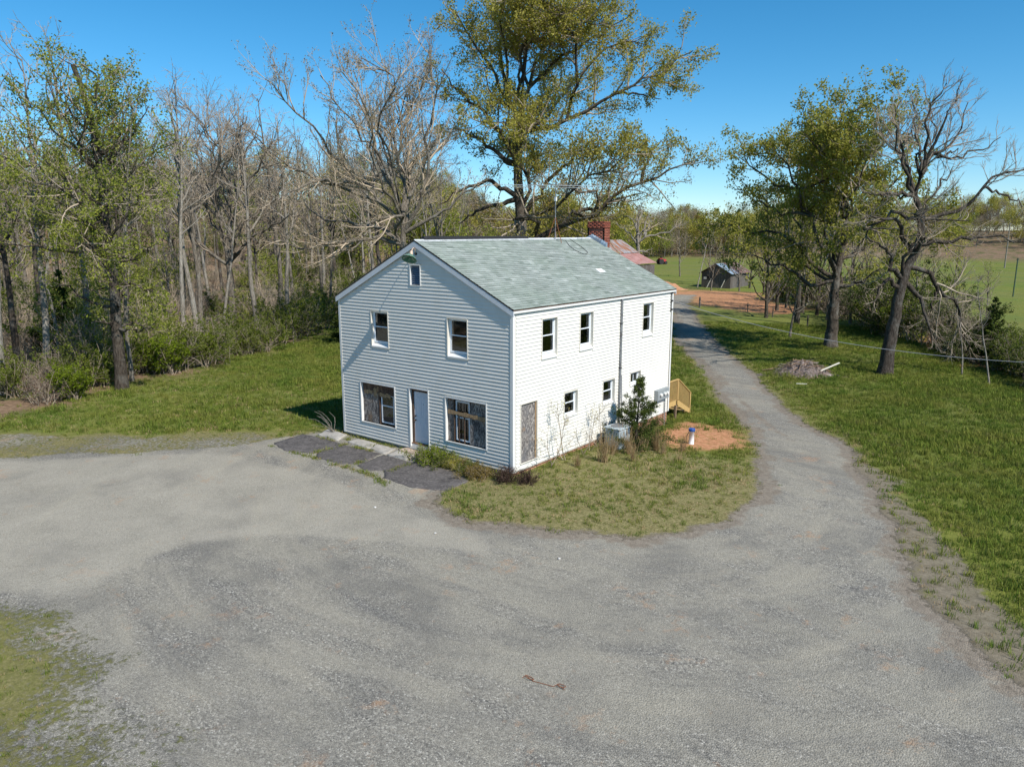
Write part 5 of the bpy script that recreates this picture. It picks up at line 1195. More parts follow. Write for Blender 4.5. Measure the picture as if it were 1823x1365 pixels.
def far_crown(seed, h, w, n, size, mat):
    r = np.random.default_rng(seed); nb = 16; c = np.column_stack([r.normal(0, w * .28, (nb, 2)), r.uniform(.18, .9, nb) * h]); rad = w * r.uniform(.16, .34, nb) * (1.15 - .6 * c[:, 2] / h)
    k = r.integers(0, nb, n); d = r.normal(0, 1, (n, 3)); d /= np.linalg.norm(d, axis=1, keepdims=True); P = c[k] + d * (rad[k] * r.random(n) ** .45)[:, None]; P[:, 2] = np.maximum(P[:, 2], .2)
    V, F, v = leaves(r, np.stack([P, P + .01], 1), 1, size, .05); TP, TR = grow(r, np.zeros((1, 3)), np.array([[0, 0, 1.]]), np.array([h * .8]), np.array([.2]), 6, .04, .02, .3)
    S, D, ln, R0 = spawn(r, TP, TR, np.array([h * .8]), np.array([14]), .2, (30, 65), .4, .02, rmin=.03); P1, R1 = grow(r, S, D, ln, R0, 5, .15, .06, .3)
    o = bpy.data.objects.new('far_tree_%02d' % len(far_protos), join_meshes('far_tree', [(mesh_np('t', *tubes([(TP, TR, 6), (P1, R1, 4)])), M['bark_grey']), (leaf_mesh('l', [(V, F, v)]), mat)])); far_protos.append(o)
for sd_, h, w, n, sz, mt_ in ((1, 15, 11, 4200, .17, 'leaf_gold'), (2, 13, 10, 4200, .16, 'leaf_green'), (3, 14, 11, 4200, .14, 'leaf_bronze'), (4, 15, 10, 4600, .10, 'leaf_twig'), (5, 12, 9, 4600, .09, 'leaf_twig')): far_crown(900 + sd_, h, w, n, sz, M[mt_])
rs = np.random.default_rng(9); pts = []; pk = []
def add_far(n, b0, b1, d0, d1, weights):
    for _ in range(n):
        x, y = cam_xy(rs.uniform(b0, b1), rs.uniform(d0, d1)); pts.append((x, y, gzf(x, y) - .1)); pk.append(rs.choice(9, p=np.array(weights) / sum(weights)))
WL = [6, 6, 5, 5, 2, 3, 2, 11, 9]; WB = [0, 1, 1, 0, 7, 6, 6, 6, 5]; WR = [0, 1, 1, 0, 6, 6, 3, 2, 2]
add_far(300, -50, -2, 112, 235, WL); add_far(60, -66, -38, 55, 130, WL)
add_far(230, -8, 20, 258, 330, WB); add_far(260, 18, 58, 300, 400, WB); add_far(70, -8, 9, 112, 190, WB)
add_far(170, 95, 265, 80, 150, WR); add_far(26, -80, -50, 38, 70, WR)
nf = len(pts); rot = np.stack([np.zeros(nf), np.zeros(nf), rs.uniform(0, 6.28, nf)], 1)
fw = gn_scatter('far_wood', pts, {'pick': ('INT', pk), 'scl': ('FLOAT', rs.uniform(.75, 1.15, nf)), 'rot': ('FLOAT_VECTOR', rot)}, far_protos, 'distant mixed wood closing the view behind fields and house'); fw['category'] = 'wood'
# grass tufts
def tuft(seed, nb, h, w, spread, dry):
    r = np.random.default_rng(seed); V = []; F = []; v = []
    for i in range(nb):
        a = r.uniform(0, 6.28); p = r.normal(0, spread, 2); hh = h * r.uniform(.5, 1.2); ln = r.uniform(.2, .8) * hh; c, s = math.cos(a), math.sin(a); ww = w * r.uniform(.7, 1.3)
        b = len(V); V += [(p[0] - s * ww, p[1] + c * ww, -.01), (p[0] + s * ww, p[1] - c * ww, -.01), (p[0] + c * ln * .4 + s * ww * .7, p[1] + s * ln * .4 - c * ww * .7, hh * .6), (p[0] + c * ln * .4 - s * ww * .7, p[1] + s * ln * .4 + c * ww * .7, hh * .6), (p[0] + c * ln, p[1] + s * ln, hh), (p[0] + c * ln + .002, p[1] + s * ln, hh)]
        F += [(b, b + 1, b + 2, b + 3), (b + 3, b + 2, b + 5, b + 4)]; x = r.random() * .75 + (.25 if r.random() < dry else 0); v += [x, x]
    return mesh_np('grass_tuft', np.array(V), np.array(F), False, None, {'v': np.array(v)})
tufts = []
for i, (nb, h, w, s, d, mt_) in enumerate(((16, .13, .010, .09, .1, 'grass'), (20, .18, .011, .10, .05, 'grass'), (14, .09, .012, .10, .35, 'grass'), (22, .24, .010, .09, .15, 'grass'), (14, .12, .009, .09, .9, 'straw'))):
    me = tuft(200 + i, nb, h, w, s, d); me.materials.append(M[mt_]); tufts.append(bpy.data.objects.new('grass_tuft_%d' % i, me))
def scatter_grass():
    r = np.random.default_rng(12); N = 185000
    # candidates by bearing and distance so that near lawn is denser
    a = np.radians(-38.31 + r.uniform(-44, 64, N)); d = 11 + 64 * r.random(N) ** .75
    x = 14.917 + d * np.sin(a); y = -18.92 + d * np.cos(a)
    cv = cover(x, y); lot = lot_d(x, y)
    inside_house = (x > -W - .02) & (x < .05) & (y > .0) & (y < L + .02)
    slabz = sdf(x, y, SLAB_ZONE) < 0
    keepp = (1 - cv['gravel']) * (1 - .93 * cv['red']) * (1 - .92 * cv['forest']) * (1 - .3 * cv['dry']) * (1 - .75 * cv['verge']) * (.35 + .65 * fbm(x / 1.7, y / 1.7, 71, 3) * 1.4)
    bl = sdf(x, y, BOTL); keepp = np.where(bl < 1.5, keepp * .8 * ss((.6 - bl) / 2.4), keepp); keepp = keepp * np.where((cv['gravel'] > .6), .02, 1)
    k = (r.random(N) < keepp * 1.15) & ~inside_house & ~slabz
    x, y = x[k], y[k]; cvd = cv['dry'][k]; n_ = len(x)
    u = r.random(n_); pick = np.where(u < .35, 0, np.where(u < .68, 1, np.where(u < .86, 2, 3)))
    pick = np.where(r.random(n_) < cvd * .5, np.where(r.random(n_) < .55, 4, 2), pick)
    scl = r.uniform(.6, 1.25, n_) * np.where(sdf(x, y, BOTL) < 1.5, .5, 1.0) * np.where(sdf(x, y, MOSS) < .1, .45, 1.0) * (1 - .45 * cvd) * np.where(fbm(x / 4, y / 4, 81, 2) > .55, 1.15, .85)
    rot = np.stack([r.normal(0, .12, n_), r.normal(0, .12, n_), r.uniform(0, 6.28, n_)], 1)
    return np.stack([x, y, gz(x, y)], 1), {'pick': ('INT', pick), 'scl': ('FLOAT', scl), 'rot': ('FLOAT_VECTOR', rot)}
Vg, Ag = scatter_grass()
gr = gn_scatter('grass', Vg, Ag, tufts, 'green and straw coloured grass growing on the lawns and verges'); gr['category'] = 'grass'
# grass in the slab joints
def joint_grass():
    r = np.random.default_rng(14); segs = [((-9.8, -1.0), (-7.4, -1.0)), ((-7.5, -1.1), (-7.5, -2.6)), ((-7.4, -1.0), (-5.2, -1.0)), ((-5.25, -1.1), (-5.2, -2.6)), ((-5.2, -1.0), (-3.7, -1.0)), ((-7.6, -2.9), (-5.5, -2.9)), ((-5.5, -2.85), (-3.6, -2.9)), ((-3.7, -1.0), (-3.7, -2.3)), ((-9.6, -2.9), (-7.6, -2.9)), ((-8.1, -.2), (-8.0, -.9)), ((-6.55, -.3), (-6.4, -.9)), ((-9.6, .0), (-5.2, -.08)), ((-5.35, -.3), (-5.2, -1.0)), ((-3.8, -2.9), (-2.6, -3.3))]
    X = []
    for a, b in segs:
        k = int(math.dist(a, b) * 26); t = r.random(k)[:, None]; X.append(np.array(a) * (1 - t) + np.array(b) * t + r.normal(0, .055, (k, 2)))
    X = np.concatenate(X); X = X[fbm(X[:, 0] / .8, X[:, 1] / .8, 91, 2) > .42]; n_ = len(X)
    return np.column_stack([X, gz(X[:, 0], X[:, 1])]), {'pick': ('INT', r.choice(5, n_, p=[.4, .2, .25, 0, .15])), 'scl': ('FLOAT', r.uniform(.35, .8, n_)), 'rot': ('FLOAT_VECTOR', np.stack([r.normal(0, .2, n_), r.normal(0, .2, n_), r.uniform(0, 6.28, n_)], 1))}
Vj, Aj = joint_grass()
jt = [bpy.data.objects.new('joint_tuft_%d' % i, t_.data) for i, t_ in enumerate(tufts)]
jg = gn_scatter('joint_grass', Vj, Aj, jt, 'grass and weeds growing in the joints between the old slabs'); jg['category'] = 'grass'

# ------------------------------------------------------------------ shrubs, weeds
def proto_shrub(seed, h, r, nst, per, size, up=.08):
    rs = np.random.default_rng(seed); S = rs.normal(0, r * .25, (nst, 3)); S[:, 2] = -.05
    D = np.stack([rs.normal(0, .55, nst), rs.normal(0, .55, nst), np.ones(nst)], 1); ln = h * rs.uniform(.55, 1.1, nst)
    P1, R1 = grow(rs, S, D, ln, np.full(nst, .012 + .004 * h), 6, .12, up, .3)
    S, D, l2, R0 = spawn(rs, P1, R1, ln, np.full(nst, 9), .15, (30, 70), .5, .01, rmin=.005); P2, R2 = grow(rs, S, D, np.clip(l2, .15, 1.2), R0, 4, .2, up, .4)
    S, D, l3, R0 = spawn(rs, P2, R2, l2, np.full(len(P2), 3), .2, (30, 70), .5, .008, rmin=.004); P3, R3 = grow(rs, S, D, np.clip(l3, .1, .6), R0, 3, .2, 0, .5)
    stem = mesh_np('stems', *tubes([(P1, R1, 5), (P2, R2, 3), (P3, R3, 3)]), True)
    fol = leaf_mesh('foliage', [leaves(rs, P2, per, size, .05), leaves(rs, P3, per, size, .05)]) if per else None
    return stem, fol
def shrub(name, proto, x, y, s, mats, label, cat='shrub', group=None, sz=None):
    e = empty(name, (x, y, gzf(x, y) - .02), rr.uniform(0, 6.28), label, cat, group); e.scale = (s, s, s * (sz or 1))
    for nm, me, mt_ in zip(('stems', 'foliage'), proto, mats):
        if me is None: continue
        if not me.materials: me.materials.append(mt_)
        o = bpy.data.objects.new(nm, me); COL.objects.link(o); o.parent = e
    return e
SH = [proto_shrub(301, 2.4, 1.4, 20, 8, .045), proto_shrub(302, 3.2, 1.5, 18, 7, .05), proto_shrub(303, 1.7, 1.3, 24, 8, .04)]
SHD = [proto_shrub(304, 2.6, 1.3, 20, 10, .04), proto_shrub(305, 3.4, 1.2, 18, 10, .045)]
SHB = [proto_shrub(306, 2.5, 1.4, 22, 0, .05), proto_shrub(307, 1.5, 1.1, 26, 1, .04)]
EDGE = [(-23.35, -7.67), (-23.58, -5.02), (-24.6, -2.0), (-26.6, 3.49), (-30.74, 9.03), (-34.94, 16.11), (-38.5, 22.67), (-43, 34)]
def edge_pt(u):
    d = np.concatenate([[0], np.cumsum([math.dist(EDGE[i], EDGE[i + 1]) for i in range(len(EDGE) - 1)])]); v = u * d[-1]
    return np.interp(v, d, [p[0] for p in EDGE]), np.interp(v, d, [p[1] for p in EDGE])
for i in range(46):
    x, y = edge_pt((i + rr.random()) / 46); dep = rr.uniform(.6, 6.5); x -= dep * .9; y += dep * .25
    k = rr.random(); where = 'left of the lone tree' if i < 12 else ('just right of the lone tree' if i < 22 else ('midway along the left wood edge' if i < 34 else 'at the wood edge nearest the house'))
    if k < .5: shrub('edge_shrub', SH[i % 3], x, y, rr.uniform(.75, 1.25), (M['twig'], M['leaf_shrub']), 'green thicket shrub ' + where, 'shrub', 'thicket shrubs along the left wood edge')
    elif k < .72: shrub('edge_shrub', SH[i % 3], x, y, rr.uniform(.7, 1.1), (M['twig'], M['leaf_shrub']), 'green thicket shrub ' + where, 'shrub', 'thicket shrubs along the left wood edge')
    else: shrub('leafless_bush', SHB[i % 2], x, y, rr.uniform(.8, 1.3), (M['twig'], M['leaf_brown']), 'leafless brown thicket bush ' + where, 'bush', 'leafless bushes along the left wood edge')
ug = []
for k_, (me_, mt_) in enumerate(((SHB[0][0], 'twig'), (SHB[1][0], 'twig_warm'), (SHB[0][0].copy(), 'twig_warm'))):
    m2_ = me_.copy(); m2_.materials.clear(); m2_.materials.append(M[mt_]); ug.append(bpy.data.objects.new('undergrowth_%d' % k_, m2_))
for k_, mt_ in ((3, 'leaf_shrub'), (4, 'leaf_green')):
    ug.append(bpy.data.objects.new('undergrowth_%d' % k_, join_meshes('undergrowth', [(SH[k_ - 3][0], M['twig']), (SH[k_ - 3][1], M[mt_])])))
rs = np.random.default_rng(91); up_ = []
while len(up_) < 330:
    x, y = cam_xy(rs.uniform(-40, -4), rs.uniform(46, 135))
    if float(sdf(np.array([x]), np.array([y]), FOREST)[0]) < -3 or (math.hypot(x - 14.9, y + 18.9) > 78 and float(sdf(np.array([x]), np.array([y]), FOREST)[0]) < 25 and x < -30): up_.append((x, y, gzf(x, y) - .05))
nu = len(up_); uo = gn_scatter('undergrowth', up_, {'pick': ('INT', rs.choice(5, nu, p=[.24, .24, .22, .2, .1])), 'scl': ('FLOAT', rs.uniform(.7, 1.9, nu)), 'rot': ('FLOAT_VECTOR', np.stack([np.zeros(nu), np.zeros(nu), rs.uniform(0, 6.28, nu)], 1))}, ug, 'leafless brown undergrowth filling the wood left of the house'); uo['category'] = 'undergrowth'
lime = [proto_shrub(308, 1.9, 1.4, 22, 9, .045)]
for (x, y, s, lab) in ((-24.6, -4.2, 1.0, 'bright lime green bush left of the lone tree'), (-27.8, 2.2, 1.35, 'big bright lime bush right of the lone tree'), (-29.2, 4.6, 1.2, 'lime green bush behind the left lawn')):
    shrub('lime_bush', lime[0], x, y, s, (M['twig'], M['leaf_lime']), lab, 'bush')
for i in range(26):   # understory deeper in the wood
    b = rr.uniform(-36, -13); d = rr.uniform(58, 95); x, y = cam_xy(b, d)
    if float(sdf(np.array([x]), np.array([y]), FOREST)[0]) > -3: continue
    if i % 3: shrub('understory_bush', SHB[i % 2], x, y, rr.uniform(.9, 1.5), (M['twig'], M['leaf_brown']), 'leafless brown bush deep in the left wood', 'bush', 'leafless understory bushes')
    else: shrub('holly_bush', SHD[i % 2], x, y, rr.uniform(.8, 1.3), (M['twig'], M['leaf_dark']), 'dark evergreen bush deep in the left wood', 'bush', 'dark understory bushes')
# hedgerow below the right-hand trees
HEDGE = [(-19, 78), (-12, 69), (-7, 60), (-2.5, 53), (2.0, 46), (6.0, 40.5), (8.6, 36.4), (10.4, 33.6), (12.2, 31.0), (14.4, 28.2)]
for i in range(56):
    u = (i + rr.random() * .8) / 56 * (len(HEDGE) - 1); j = min(int(u), len(HEDGE) - 2); f = u - j
    x = HEDGE[j][0] * (1 - f) + HEDGE[j + 1][0] * f + rr.uniform(.2, 3.2); y = HEDGE[j][1] * (1 - f) + HEDGE[j + 1][1] * f + rr.uniform(.2, 2.4)
    k = rr.random(); s = rr.uniform(.75, 1.2) * (1.45 if i < 30 else .8); where = 'near the shed' if i < 14 else ('behind the broad olive tree' if i < 30 else ('behind the gnarled tree' if i < 44 else 'at the right end'))
    if k < .42: shrub('evergreen_shrub', SHD[i % 2], x, y, s, (M['twig'], M['leaf_dark']), 'dark evergreen shrub in the right hedgerow ' + where, 'shrub', 'dark hedgerow shrubs')
    elif k < .7: shrub('hedgerow_shrub', SH[i % 3], x, y, s, (M['twig'], M['leaf_shrub']), 'green shrub in the right hedgerow ' + where, 'shrub', 'green hedgerow shrubs')
    elif i < 34 or i % 3 == 0: shrub('bramble', SHB[i % 2], x, y, s * 1.1, (M['twig'], M['leaf_brown']), 'tangle of bare brambles in the right hedgerow ' + where, 'bramble', 'hedgerow brambles')
# evergreens: many short sprays on drooping whorls
def cedar_meshes(seed, h, rad, nb, size):
    rs = np.random.default_rng(seed)
    TP, TR = grow(rs, np.zeros((1, 3)), np.array([[0, 0, 1.]]), np.array([h]), np.array([.03 * h ** .6]), 10, .02, .03, .15)
    t = .03 + .94 * np.sort(rs.random(nb) ** 1.25); a = rs.uniform(0, 6.28, nb); S = np.stack([np.interp(t, np.linspace(0, 1, 10), TP[0, :, k]) for k in range(3)], 1)
    D = np.stack([np.cos(a), np.sin(a), rs.uniform(-.05, .35, nb) + .45 * t], 1); ln = rad * (1.06 - t) ** 1.1 * rs.uniform(.55, 1.2, nb)
    P1, R1 = grow(rs, S, D, ln, np.full(nb, .012), 6, .1, .05, .3)
    S, D, l2, R0 = spawn(rs, P1, R1, ln, np.maximum(5, (ln * 17).astype(int)), .12, (25, 60), .42, .01, rmin=.004); P2, R2 = grow(rs, S, D, np.clip(l2, .12, .42), R0, 3, .15, .05, .4)
    return mesh_np('trunk', *tubes([(TP, TR, 8), (P1, R1, 4)]), True), leaf_mesh('foliage', [leaves(rs, P2, 20, size, .03, tmin=.1), leaves(rs, P1, 30, size, .03, tmin=.3)])
def evergreen(x, y, me, label, s=1.0, mat='leaf_dark'):
    e = empty('cedar_tree', (x, y, gzf(x, y) - .03), rr.uniform(0, 6.28), label, 'tree'); e.scale = (s,) * 3
    for nm, m_, mt_ in zip(('trunk', 'crown'), me, (M['bark_oak'], M[mat])):
        if not m_.materials: m_.materials.append(mt_)
        o = bpy.data.objects.new(nm, m_); COL.objects.link(o); o.parent = e
CE = cedar_meshes(401, 2.8, 1.35, 120, .022); evergreen(1.25, 6.25, CE, 'young cedar growing against the white side wall')
CE2 = cedar_meshes(402, 5.2, 1.9, 110, .05)
evergreen(9.4, 39.4, CE2, 'dark cedar beside the clay bank at the right', .85); evergreen(13.2, 44.5, cedar_meshes(403, 7.0, 2.0, 110, .06), 'bright yellow green cedar at the right field edge', 1.0, 'leaf_lime')
evergreen(-31.5, 18.5, CE2, 'dark cedar half hidden at the wood edge left of the house', .7); evergreen(-40, 1.5, CE2, 'dark cedar deep in the wood at the far left', 1.1)

# weeds along the house
fw_ = proto_shrub(309, .62, 1.1, 40, 5, .024, .02); bw = proto_shrub(310, .7, .55, 34, 1, .02); sap = proto_shrub(311, 2.0, .25, 2, 2, .022, .12)
shrub('green_bush', fw_, -3.25, -.48, 1.0, (M['twig'], M['leaf_lime']), 'bright green bush right of the doorstep', 'bush')
for (x, y, s, mt_, lab) in ((-2.75, -.5, .75, 'leaf_shrub', 'low green weeds under the right shop window, nearest the green bush'), (-2.2, -.45, .6, 'leaf_gold', 'yellowish weeds under the middle of the right shop window'), (-1.55, -.5, .6, 'leaf_shrub', 'green weeds below the right end of the shop window'), (-.9, -.75, .7, 'leaf_bronze', 'brownish weeds left of the near house corner')):
    m_ = tuple(me.copy() for me in fw_)
    for q in m_: q.materials.clear()
    shrub('weed_clump', m_, x, y, s, (M['twig'], M[mt_]), lab, 'weeds')
for (x, y, s, lab) in ((.15, -.55, 1.0, 'brown dead bush at the near house corner'), (.75, -.25, .9, 'brown dead bush right of the near house corner'), (-1.9, -.35, .6, 'thin dead stems against the front wall')):
    shrub('dead_bush', bw, x, y, s * .8, (M['leaf_brown'], M['leaf_brown']), lab, 'bush')
for (x, y, s, lab) in ((.35, 1.75, .95, 'thin leafy sapling right of the boarded side door'), (.4, 2.6, 1.15, 'tall thin sapling left of the first lower side window'), (.45, 3.7, .8, 'thin sapling below the first lower side window'), (.4, 5.0, .95, 'thin sapling left of the second lower side window'), (.3, 4.3, .7, 'short sapling between the two lower side windows')):
    shrub('sapling', sap, x, y, s, (M['twig'], M['leaf_gold']), lab, 'sapling')
def straw_clump(seed, h, nb):
    r = np.random.default_rng(seed); S = np.column_stack([r.normal(0, .07, (nb, 2)), np.full(nb, -.02)]); D = np.column_stack([r.normal(0, .16, (nb, 2)), np.ones(nb)])
    P, Rd = grow(r, S, D, h * r.uniform(.5, 1.15, nb), np.full(nb, .0075), 5, .06, .0, .5); V, F = tubes([(P, Rd, 3)]); return mesh_np('stalks', V, F, True, None, {'v': np.repeat(r.random(nb), 12)})
STR = [straw_clump(501, 1.0, 60), straw_clump(502, .75, 50)]
for m_ in STR: m_.materials.append(M['straw'])
for i, (x, y, s, lab) in enumerate(((1.55, 3.35, 1.1, 'tall dry grass clump nearest the near corner'), (1.25, 4.5, 1.0, 'dry grass clump left of the air conditioner'), (1.65, 4.95, 1.05, 'tall dry grass clump in front of the air conditioner'), (1.9, 5.6, .9, 'dry grass clump right of the air conditioner'), (2.15, 6.2, .95, 'dry grass clump in front of the young cedar'), (2.6, 5.9, .8, 'dry grass clump in the island lawn before the cedar'), (2.9, 6.9, .7, 'dry grass clump left of the well pipe'), (1.1, 2.3, .7, 'short dry grass clump below the boarded door'), (2.3, 4.1, .7, 'short dry grass clump on the island lawn'), (3.5, 5.4, .55, 'low dry grass tuft near the drive'))):
    e = empty('dry_grass_clump', (x, y, gzf(x, y)), rr.uniform(0, 6), lab, 'dry grass', 'dry grass clumps by the side wall'); e.scale = (s,) * 3; o = bpy.data.objects.new('stalks', STR[i % 2]); COL.objects.link(o); o.parent = e
# dead branches at the left front corner
db = MB()
for a in range(7):
    r_ = random.Random(600 + a); p = Vector((-9.15, -.25, gzf(-9.15, -.25) - .02)); d = Vector((r_.uniform(-.7, .3), r_.uniform(-.5, .2), 1)).normalized(); pts = [p.copy()]
    for q in range(5): d = (d + Vector((r_.uniform(-.5, .3), r_.uniform(-.4, .3), r_.uniform(-.35, .1)))).normalized(); p = p + d * r_.uniform(.18, .32); pts.append(p.copy())
    db.tube(pts, [.016, .014, .012, .010, .008, .005], 5)
tag(db.build('dead_shrub', M['bark_pale']), 'pale dead branches arching at the left front corner of the house', 'shrub')

# ------------------------------------------------------------------ yard clutter
dp = empty('debris_pile', (1.1, 27.3, gzf(1.1, 27.3)), 0, 'low heap of brush, scraps and boards on the right lawn', 'debris pile')
Vd, Fd = grid_mesh(np.arange(-2.2, 2.21, .1), np.arange(-1.9, 1.91, .1), 0, None, lambda x, y: np.maximum(0, .8 * np.exp(-(x / 1.35) ** 2 - (y / 1.1) ** 2) - .06) * (.2 + 1.5 * fbm(x * 4.5, y * 4.5, 5, 4)) - .03)
mm = mesh_np('mound', Vd, Fd, False); link('mound', mm, simple('brush_heap', (.15, .115, .10), .5, 9, .95, bump=.8, bscale=20, dirt=((.36, .31, .30), 8)), dp)
r_ = random.Random(31)
for i in range(120):
    x, y = r_.gauss(0, .75), r_.gauss(0, .6); z = .75 * math.exp(-(x / 1.35) ** 2 - (y / 1.1) ** 2); a = r_.uniform(0, 6.28); l = r_.uniform(.15, .5); MB().tube([(x - l * math.cos(a), y - l * math.sin(a), z + r_.uniform(-.05, .06)), (x, y, z + .08), (x + l * math.cos(a), y + l * math.sin(a), z + r_.uniform(-.05, .14))], r_.uniform(.01, .024), 4).build('stick', M['bark_pale'] if r_.random() < .4 else M['post_wood'], dp)
MB().bar((1.05, -.15, .3), (1.85, .85, .75), .10, .05).build('white_board', M['white_board'], dp); MB().bar((1.1, -.2, .15), (1.7, -.3, .12), .09, .04).build('white_board', M['white_board'], dp)
for s in (-.75, -.6): MB().bar((s, .5, .2), (s - .1, .75, .75), .03, .03).build('stake', M['raw_wood'], dp)
zz = gzf(2.1, 24.0); o = MB().bar((1.8, 23.9, zz + .05), (2.35, 24.1, zz + .06), .09, .03).build('board_scrap', M['white_board']); tag(o, 'short pale board lying in the grass in front of the debris heap', 'board')
rw = MB(); g0 = gzf(7.8, -9.0) + .015
def loop(cx, cy, rx, ry, a0, n): return [(cx + rx * math.cos(a0 + 6.0 * i / n), cy + ry * math.sin(a0 + 6.0 * i / n), g0 + .02 + .015 * math.sin(i)) for i in range(n + 1)]
rw.tube([(7.40, -9.10, g0)] + loop(7.52, -9.04, .10, .05, 3.4, 7) + [(7.62, -9.06, g0), (7.85, -9.0, g0), (8.0, -8.97, g0)] + loop(8.12, -8.88, .09, .06, 3.6, 6) + [(8.22, -8.92, g0)], .006, 5)
tag(rw.build('rusty_wire', M['rust']), 'rusty twisted wire lying on the gravel in the foreground', 'wire')
r_ = random.Random(52)
for i, (x, y, lab) in enumerate(((4.9, -4.3, 'pale stone on the gravel below the island lawn'), (1.3, -5.1, 'white stone on the gravel in front of the large slab'), (-1.5, -4.8, 'white pebble on the gravel left of the white stone'))):
    bm = bmesh.new(); bmesh.ops.create_icosphere(bm, subdivisions=1, radius=.05)
    for v in bm.verts: v.co *= r_.uniform(.7, 1.2); v.co.z *= .5
    me = bpy.data.meshes.new('stone'); bm.to_mesh(me); bm.free(); o = link('stone', me, M['stone_pale'], None, (x, y, gzf(x, y) + .025)); tag(o, lab, 'stone')

# ------------------------------------------------------------------ barn, shed, fences, field things
bn = empty('barn', (-35.4, 54, -.65), 0, 'old barn with rust streaked tin roof behind the house', 'barn')
BY = 14.0
m = MB(); m.box(-5.2, 2.5, .3, BY - .3, -.3, 5.7); m.build('wall', M['grey_wood'], bn)
m = MB(); m.box(2.51, 5.0, .3, BY - .3, -.3, 4.4); m.build('lean_to_wall', M['grey_wood'], bn)
for i in range(34): y = .35 + i * .395; MB().box(5.002, 5.03, y, y + .375, -.3, 4.55 + .05 * math.sin(i * 7)).build('board', M['grey_wood'], bn)
def tin(name, x0, z0, x1, z1, mat, parent, y0, y1, pitch=.6):
    m = MB(); n = int((y1 - y0) / (pitch / 4)); k = 0
    pr = [(0, 0), (.25, 0), (.35, .04), (.45, 0)]
    ys_ = []; y = y0
    while y < y1: ys_ += [(y + f * pitch, h) for f, h in pr]; y += pitch
    ys_ = [q for q in ys_ if q[0] <= y1]
    b = len(m.v)
    for yy, h in ys_: m.v += [(x0, yy, z0 + h), (x1, yy, z1 + h)]
    m.f += [(2 * i, 2 * i + 1, 2 * i + 3, 2 * i + 2) for i in range(len(ys_) - 1)]
    o = m.build(name, mat, parent); sd_ = o.modifiers.new('thickness', 'SOLIDIFY'); sd_.thickness = .02; return o
tin('roof', 0, 7.56, 2.65, 5.96, M['tin_rust'], bn, 0, BY); tin('roof', 0, 7.56, -5.5, 4.6, M['tin_rust'], bn, 0, BY); tin('lean_to_roof', 2.55, 5.90, 5.25, 4.72, M['tin_pink'], bn, 0, BY)
m = MB(); m.add([(-5.2, .3, 5.7), (2.5, .3, 5.7), (0, .3, 7.4), (-5.2, BY - .3, 5.7), (2.5, BY - .3, 5.7), (0, BY - .3, 7.4)], [(0, 1, 2), (5, 4, 3)]); m.build('gable', M['grey_wood'], bn)
SX, SY = -35.0, 92.5
sd_e = empty('shed', (SX, SY, -.66), 0, 'small grey plank shed with blue and rust tin roof past the drive', 'shed')
for i in range(20): x = .0 + i * .236 + .006 * math.sin(i * 5); h = 2.35 + (1.25 * (1 - abs(x + .1 - 2.35) / 2.35)); MB().box(x, x + .225, 0, .03, -.2, h).build('plank', M['grey_wood'], sd_e)
for i in range(30): y = .05 + i * .25; MB().box(4.70, 4.73, y, y + .24, -.2, 2.3).build('plank', M['grey_wood'], sd_e)
m = MB(); m.box(.03, 4.69, .04, 7.55, -.2, 2.28); m.build('frame', M['dark'], sd_e)
MB().box(1.9, 2.85, -.03, -.002, -.05, 1.95).build('door', M['grey_wood'], sd_e); MB().box(.35, .8, -.03, -.002, 1.3, 1.65).build('pale_panel', M['stone_pale'], sd_e); MB().box(.9, 1.5, -.02, -.001, 1.2, 1.8).build('dark_window_panel', M['dark'], sd_e)  # no hole is cut: a dark panel carries the opening's shade as colour
tin('roof', 2.36, 3.75, 5.1, 2.2, M['tin_blue'], sd_e, -.35, 2.3); tin('roof', 2.36, 3.74, 5.1, 2.19, M['tin_dark'], sd_e, 2.32, 7.9); tin('roof', 2.36, 3.75, -.4, 2.2, M['tin_dark'], sd_e, -.35, 7.9)
for (x, lab) in ((1.6, 'pale plank leaning on the shed left of its door'), (3.9, 'pale plank leaning on the right part of the shed front')):
    o = MB().bar((SX + x - .35, SY - .75, -.64), (SX + x, SY - .07, .75), .09, .03).build('leaning_plank', M['white_board']); tag(o, lab, 'plank')
Vm, Fm = grid_mesh(np.arange(-5, 5.01, .25), np.arange(-3.5, 3.51, .25), 0, None, lambda x, y: np.maximum(-.2, 1.5 * np.exp(-(x / 2.6) ** 2 - (y / 1.8) ** 2) * (.6 + .8 * fbm(x * 1.2, y * 1.2, 15, 4)) - .15))
mm = mesh_np('clay_mound', Vm, Fm, True); o = link('clay_mound', mm, simple('red_clay', (.42, .22, .12), .3, 2.5, .95, bump=.9, bscale=9, dirt=((.30, .13, .07), 3)), None, (-37.6, 84.5, gzf(-37.6, 84.5))); tag(o, 'heap of red clay left of the shed', 'clay heap')
posts = [(-21.5, 62.2, 1.25, .07), (-15.2, 60.6, 1.0, .04), (-11.3, 57.3, 1.0, .04), (-6.2, 52.0, 1.05, .05), (-30.5, 72.0, 1.2, .06)]
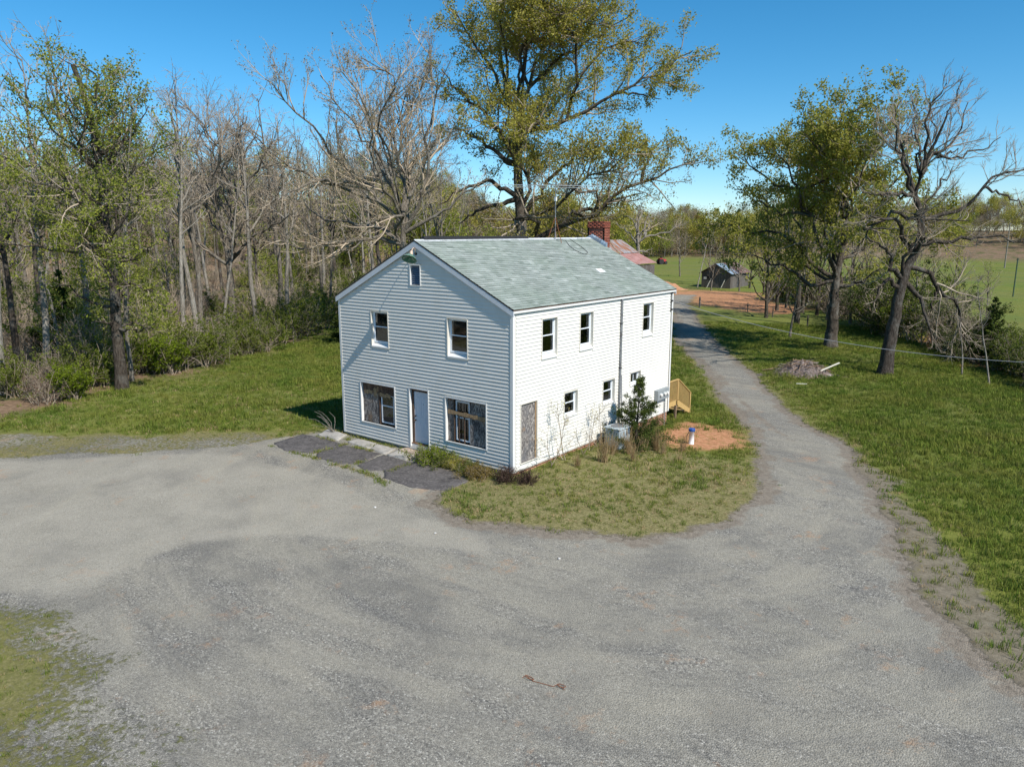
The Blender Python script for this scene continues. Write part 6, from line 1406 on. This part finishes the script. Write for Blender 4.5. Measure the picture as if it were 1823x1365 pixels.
PLAB = ['thick dark fence post beside the far end of the drive', 'thin stake on the clay right of the thick post', 'thin stake nearest the hedgerow trees', 'fence stake in the shade of the broad tree', 'short fence post far behind the house corner']
for (x, y, h, w_), lab in zip(posts, PLAB):
    e = empty('fence_post', (x, y, gzf(x, y)), 0, lab, 'post'); MB().box(-w_, w_, -w_, w_, -.2, h).build('post', M['grey_wood'], e); MB().box(-w_ - .01, w_ + .01, -w_ - .01, w_ + .01, h - .35, h - .25).build('band', M['black'], e)
for (x, y, h, lab) in ((5.4, 103, 5.2, 'tall green steel post left of its twin in the right field'), (9.6, 107, 5.4, 'tall green steel post at the far right field')):
    e = empty('steel_post', (x, y, gzf(x, y)), 0, lab, 'post'); MB().tube([(0, 0, -.2), (0, 0, h)], .09, 6).build('post', M['tpost'], e); MB().bar((-.2, 0, h - .2), (.2, 0, h - .2), .06).build('crosspiece', M['tpost'], e)
for (b, d, h, lab) in ((33.2, 215, 10.5, 'distant utility pole at the far right'), (34.3, 200, 9.5, 'distant utility pole at the right picture edge')):
    x, y = cam_xy(b, d); e = empty('utility_pole', (x, y, gzf(x, y)), 0, lab, 'pole'); MB().tube([(0, 0, -.3), (0, 0, h)], [.16, .12], 8).build('post', M['bark_pale'], e); MB().box(-.9, .9, -.06, .06, h - .6, h - .45).build('crossarm', M['pole_wood'], e)
tx, ty = cam_xy(11.3, 205); tk = empty('tractor', (tx, ty, gzf(tx, ty)), R_(60), 'small red tractor parked far off at the field edge', 'tractor')
MB().box(-1.0, .9, -.4, .4, .7, 1.35).build('body', M['red_paint'], tk); MB().box(-1.1, -.3, -.55, .55, 1.36, 1.6).build('fender', M['red_paint'], tk); MB().box(-.6, -.2, -.25, .25, 1.61, 2.0).build('seat', M['rubber'], tk)
for (x, y, r) in ((-.75, .65, .72), (-.75, -.65, .72), (.7, .5, .42), (.7, -.5, .42)): MB().tube([(x, y - .14, r - .02), (x, y + .14, r - .02)], r, 16).build('wheel', M['rubber'], tk)
MB().tube([(.4, 0, 1.35), (.4, 0, 2.0)], .05, 8).build('exhaust', M['black'], tk)
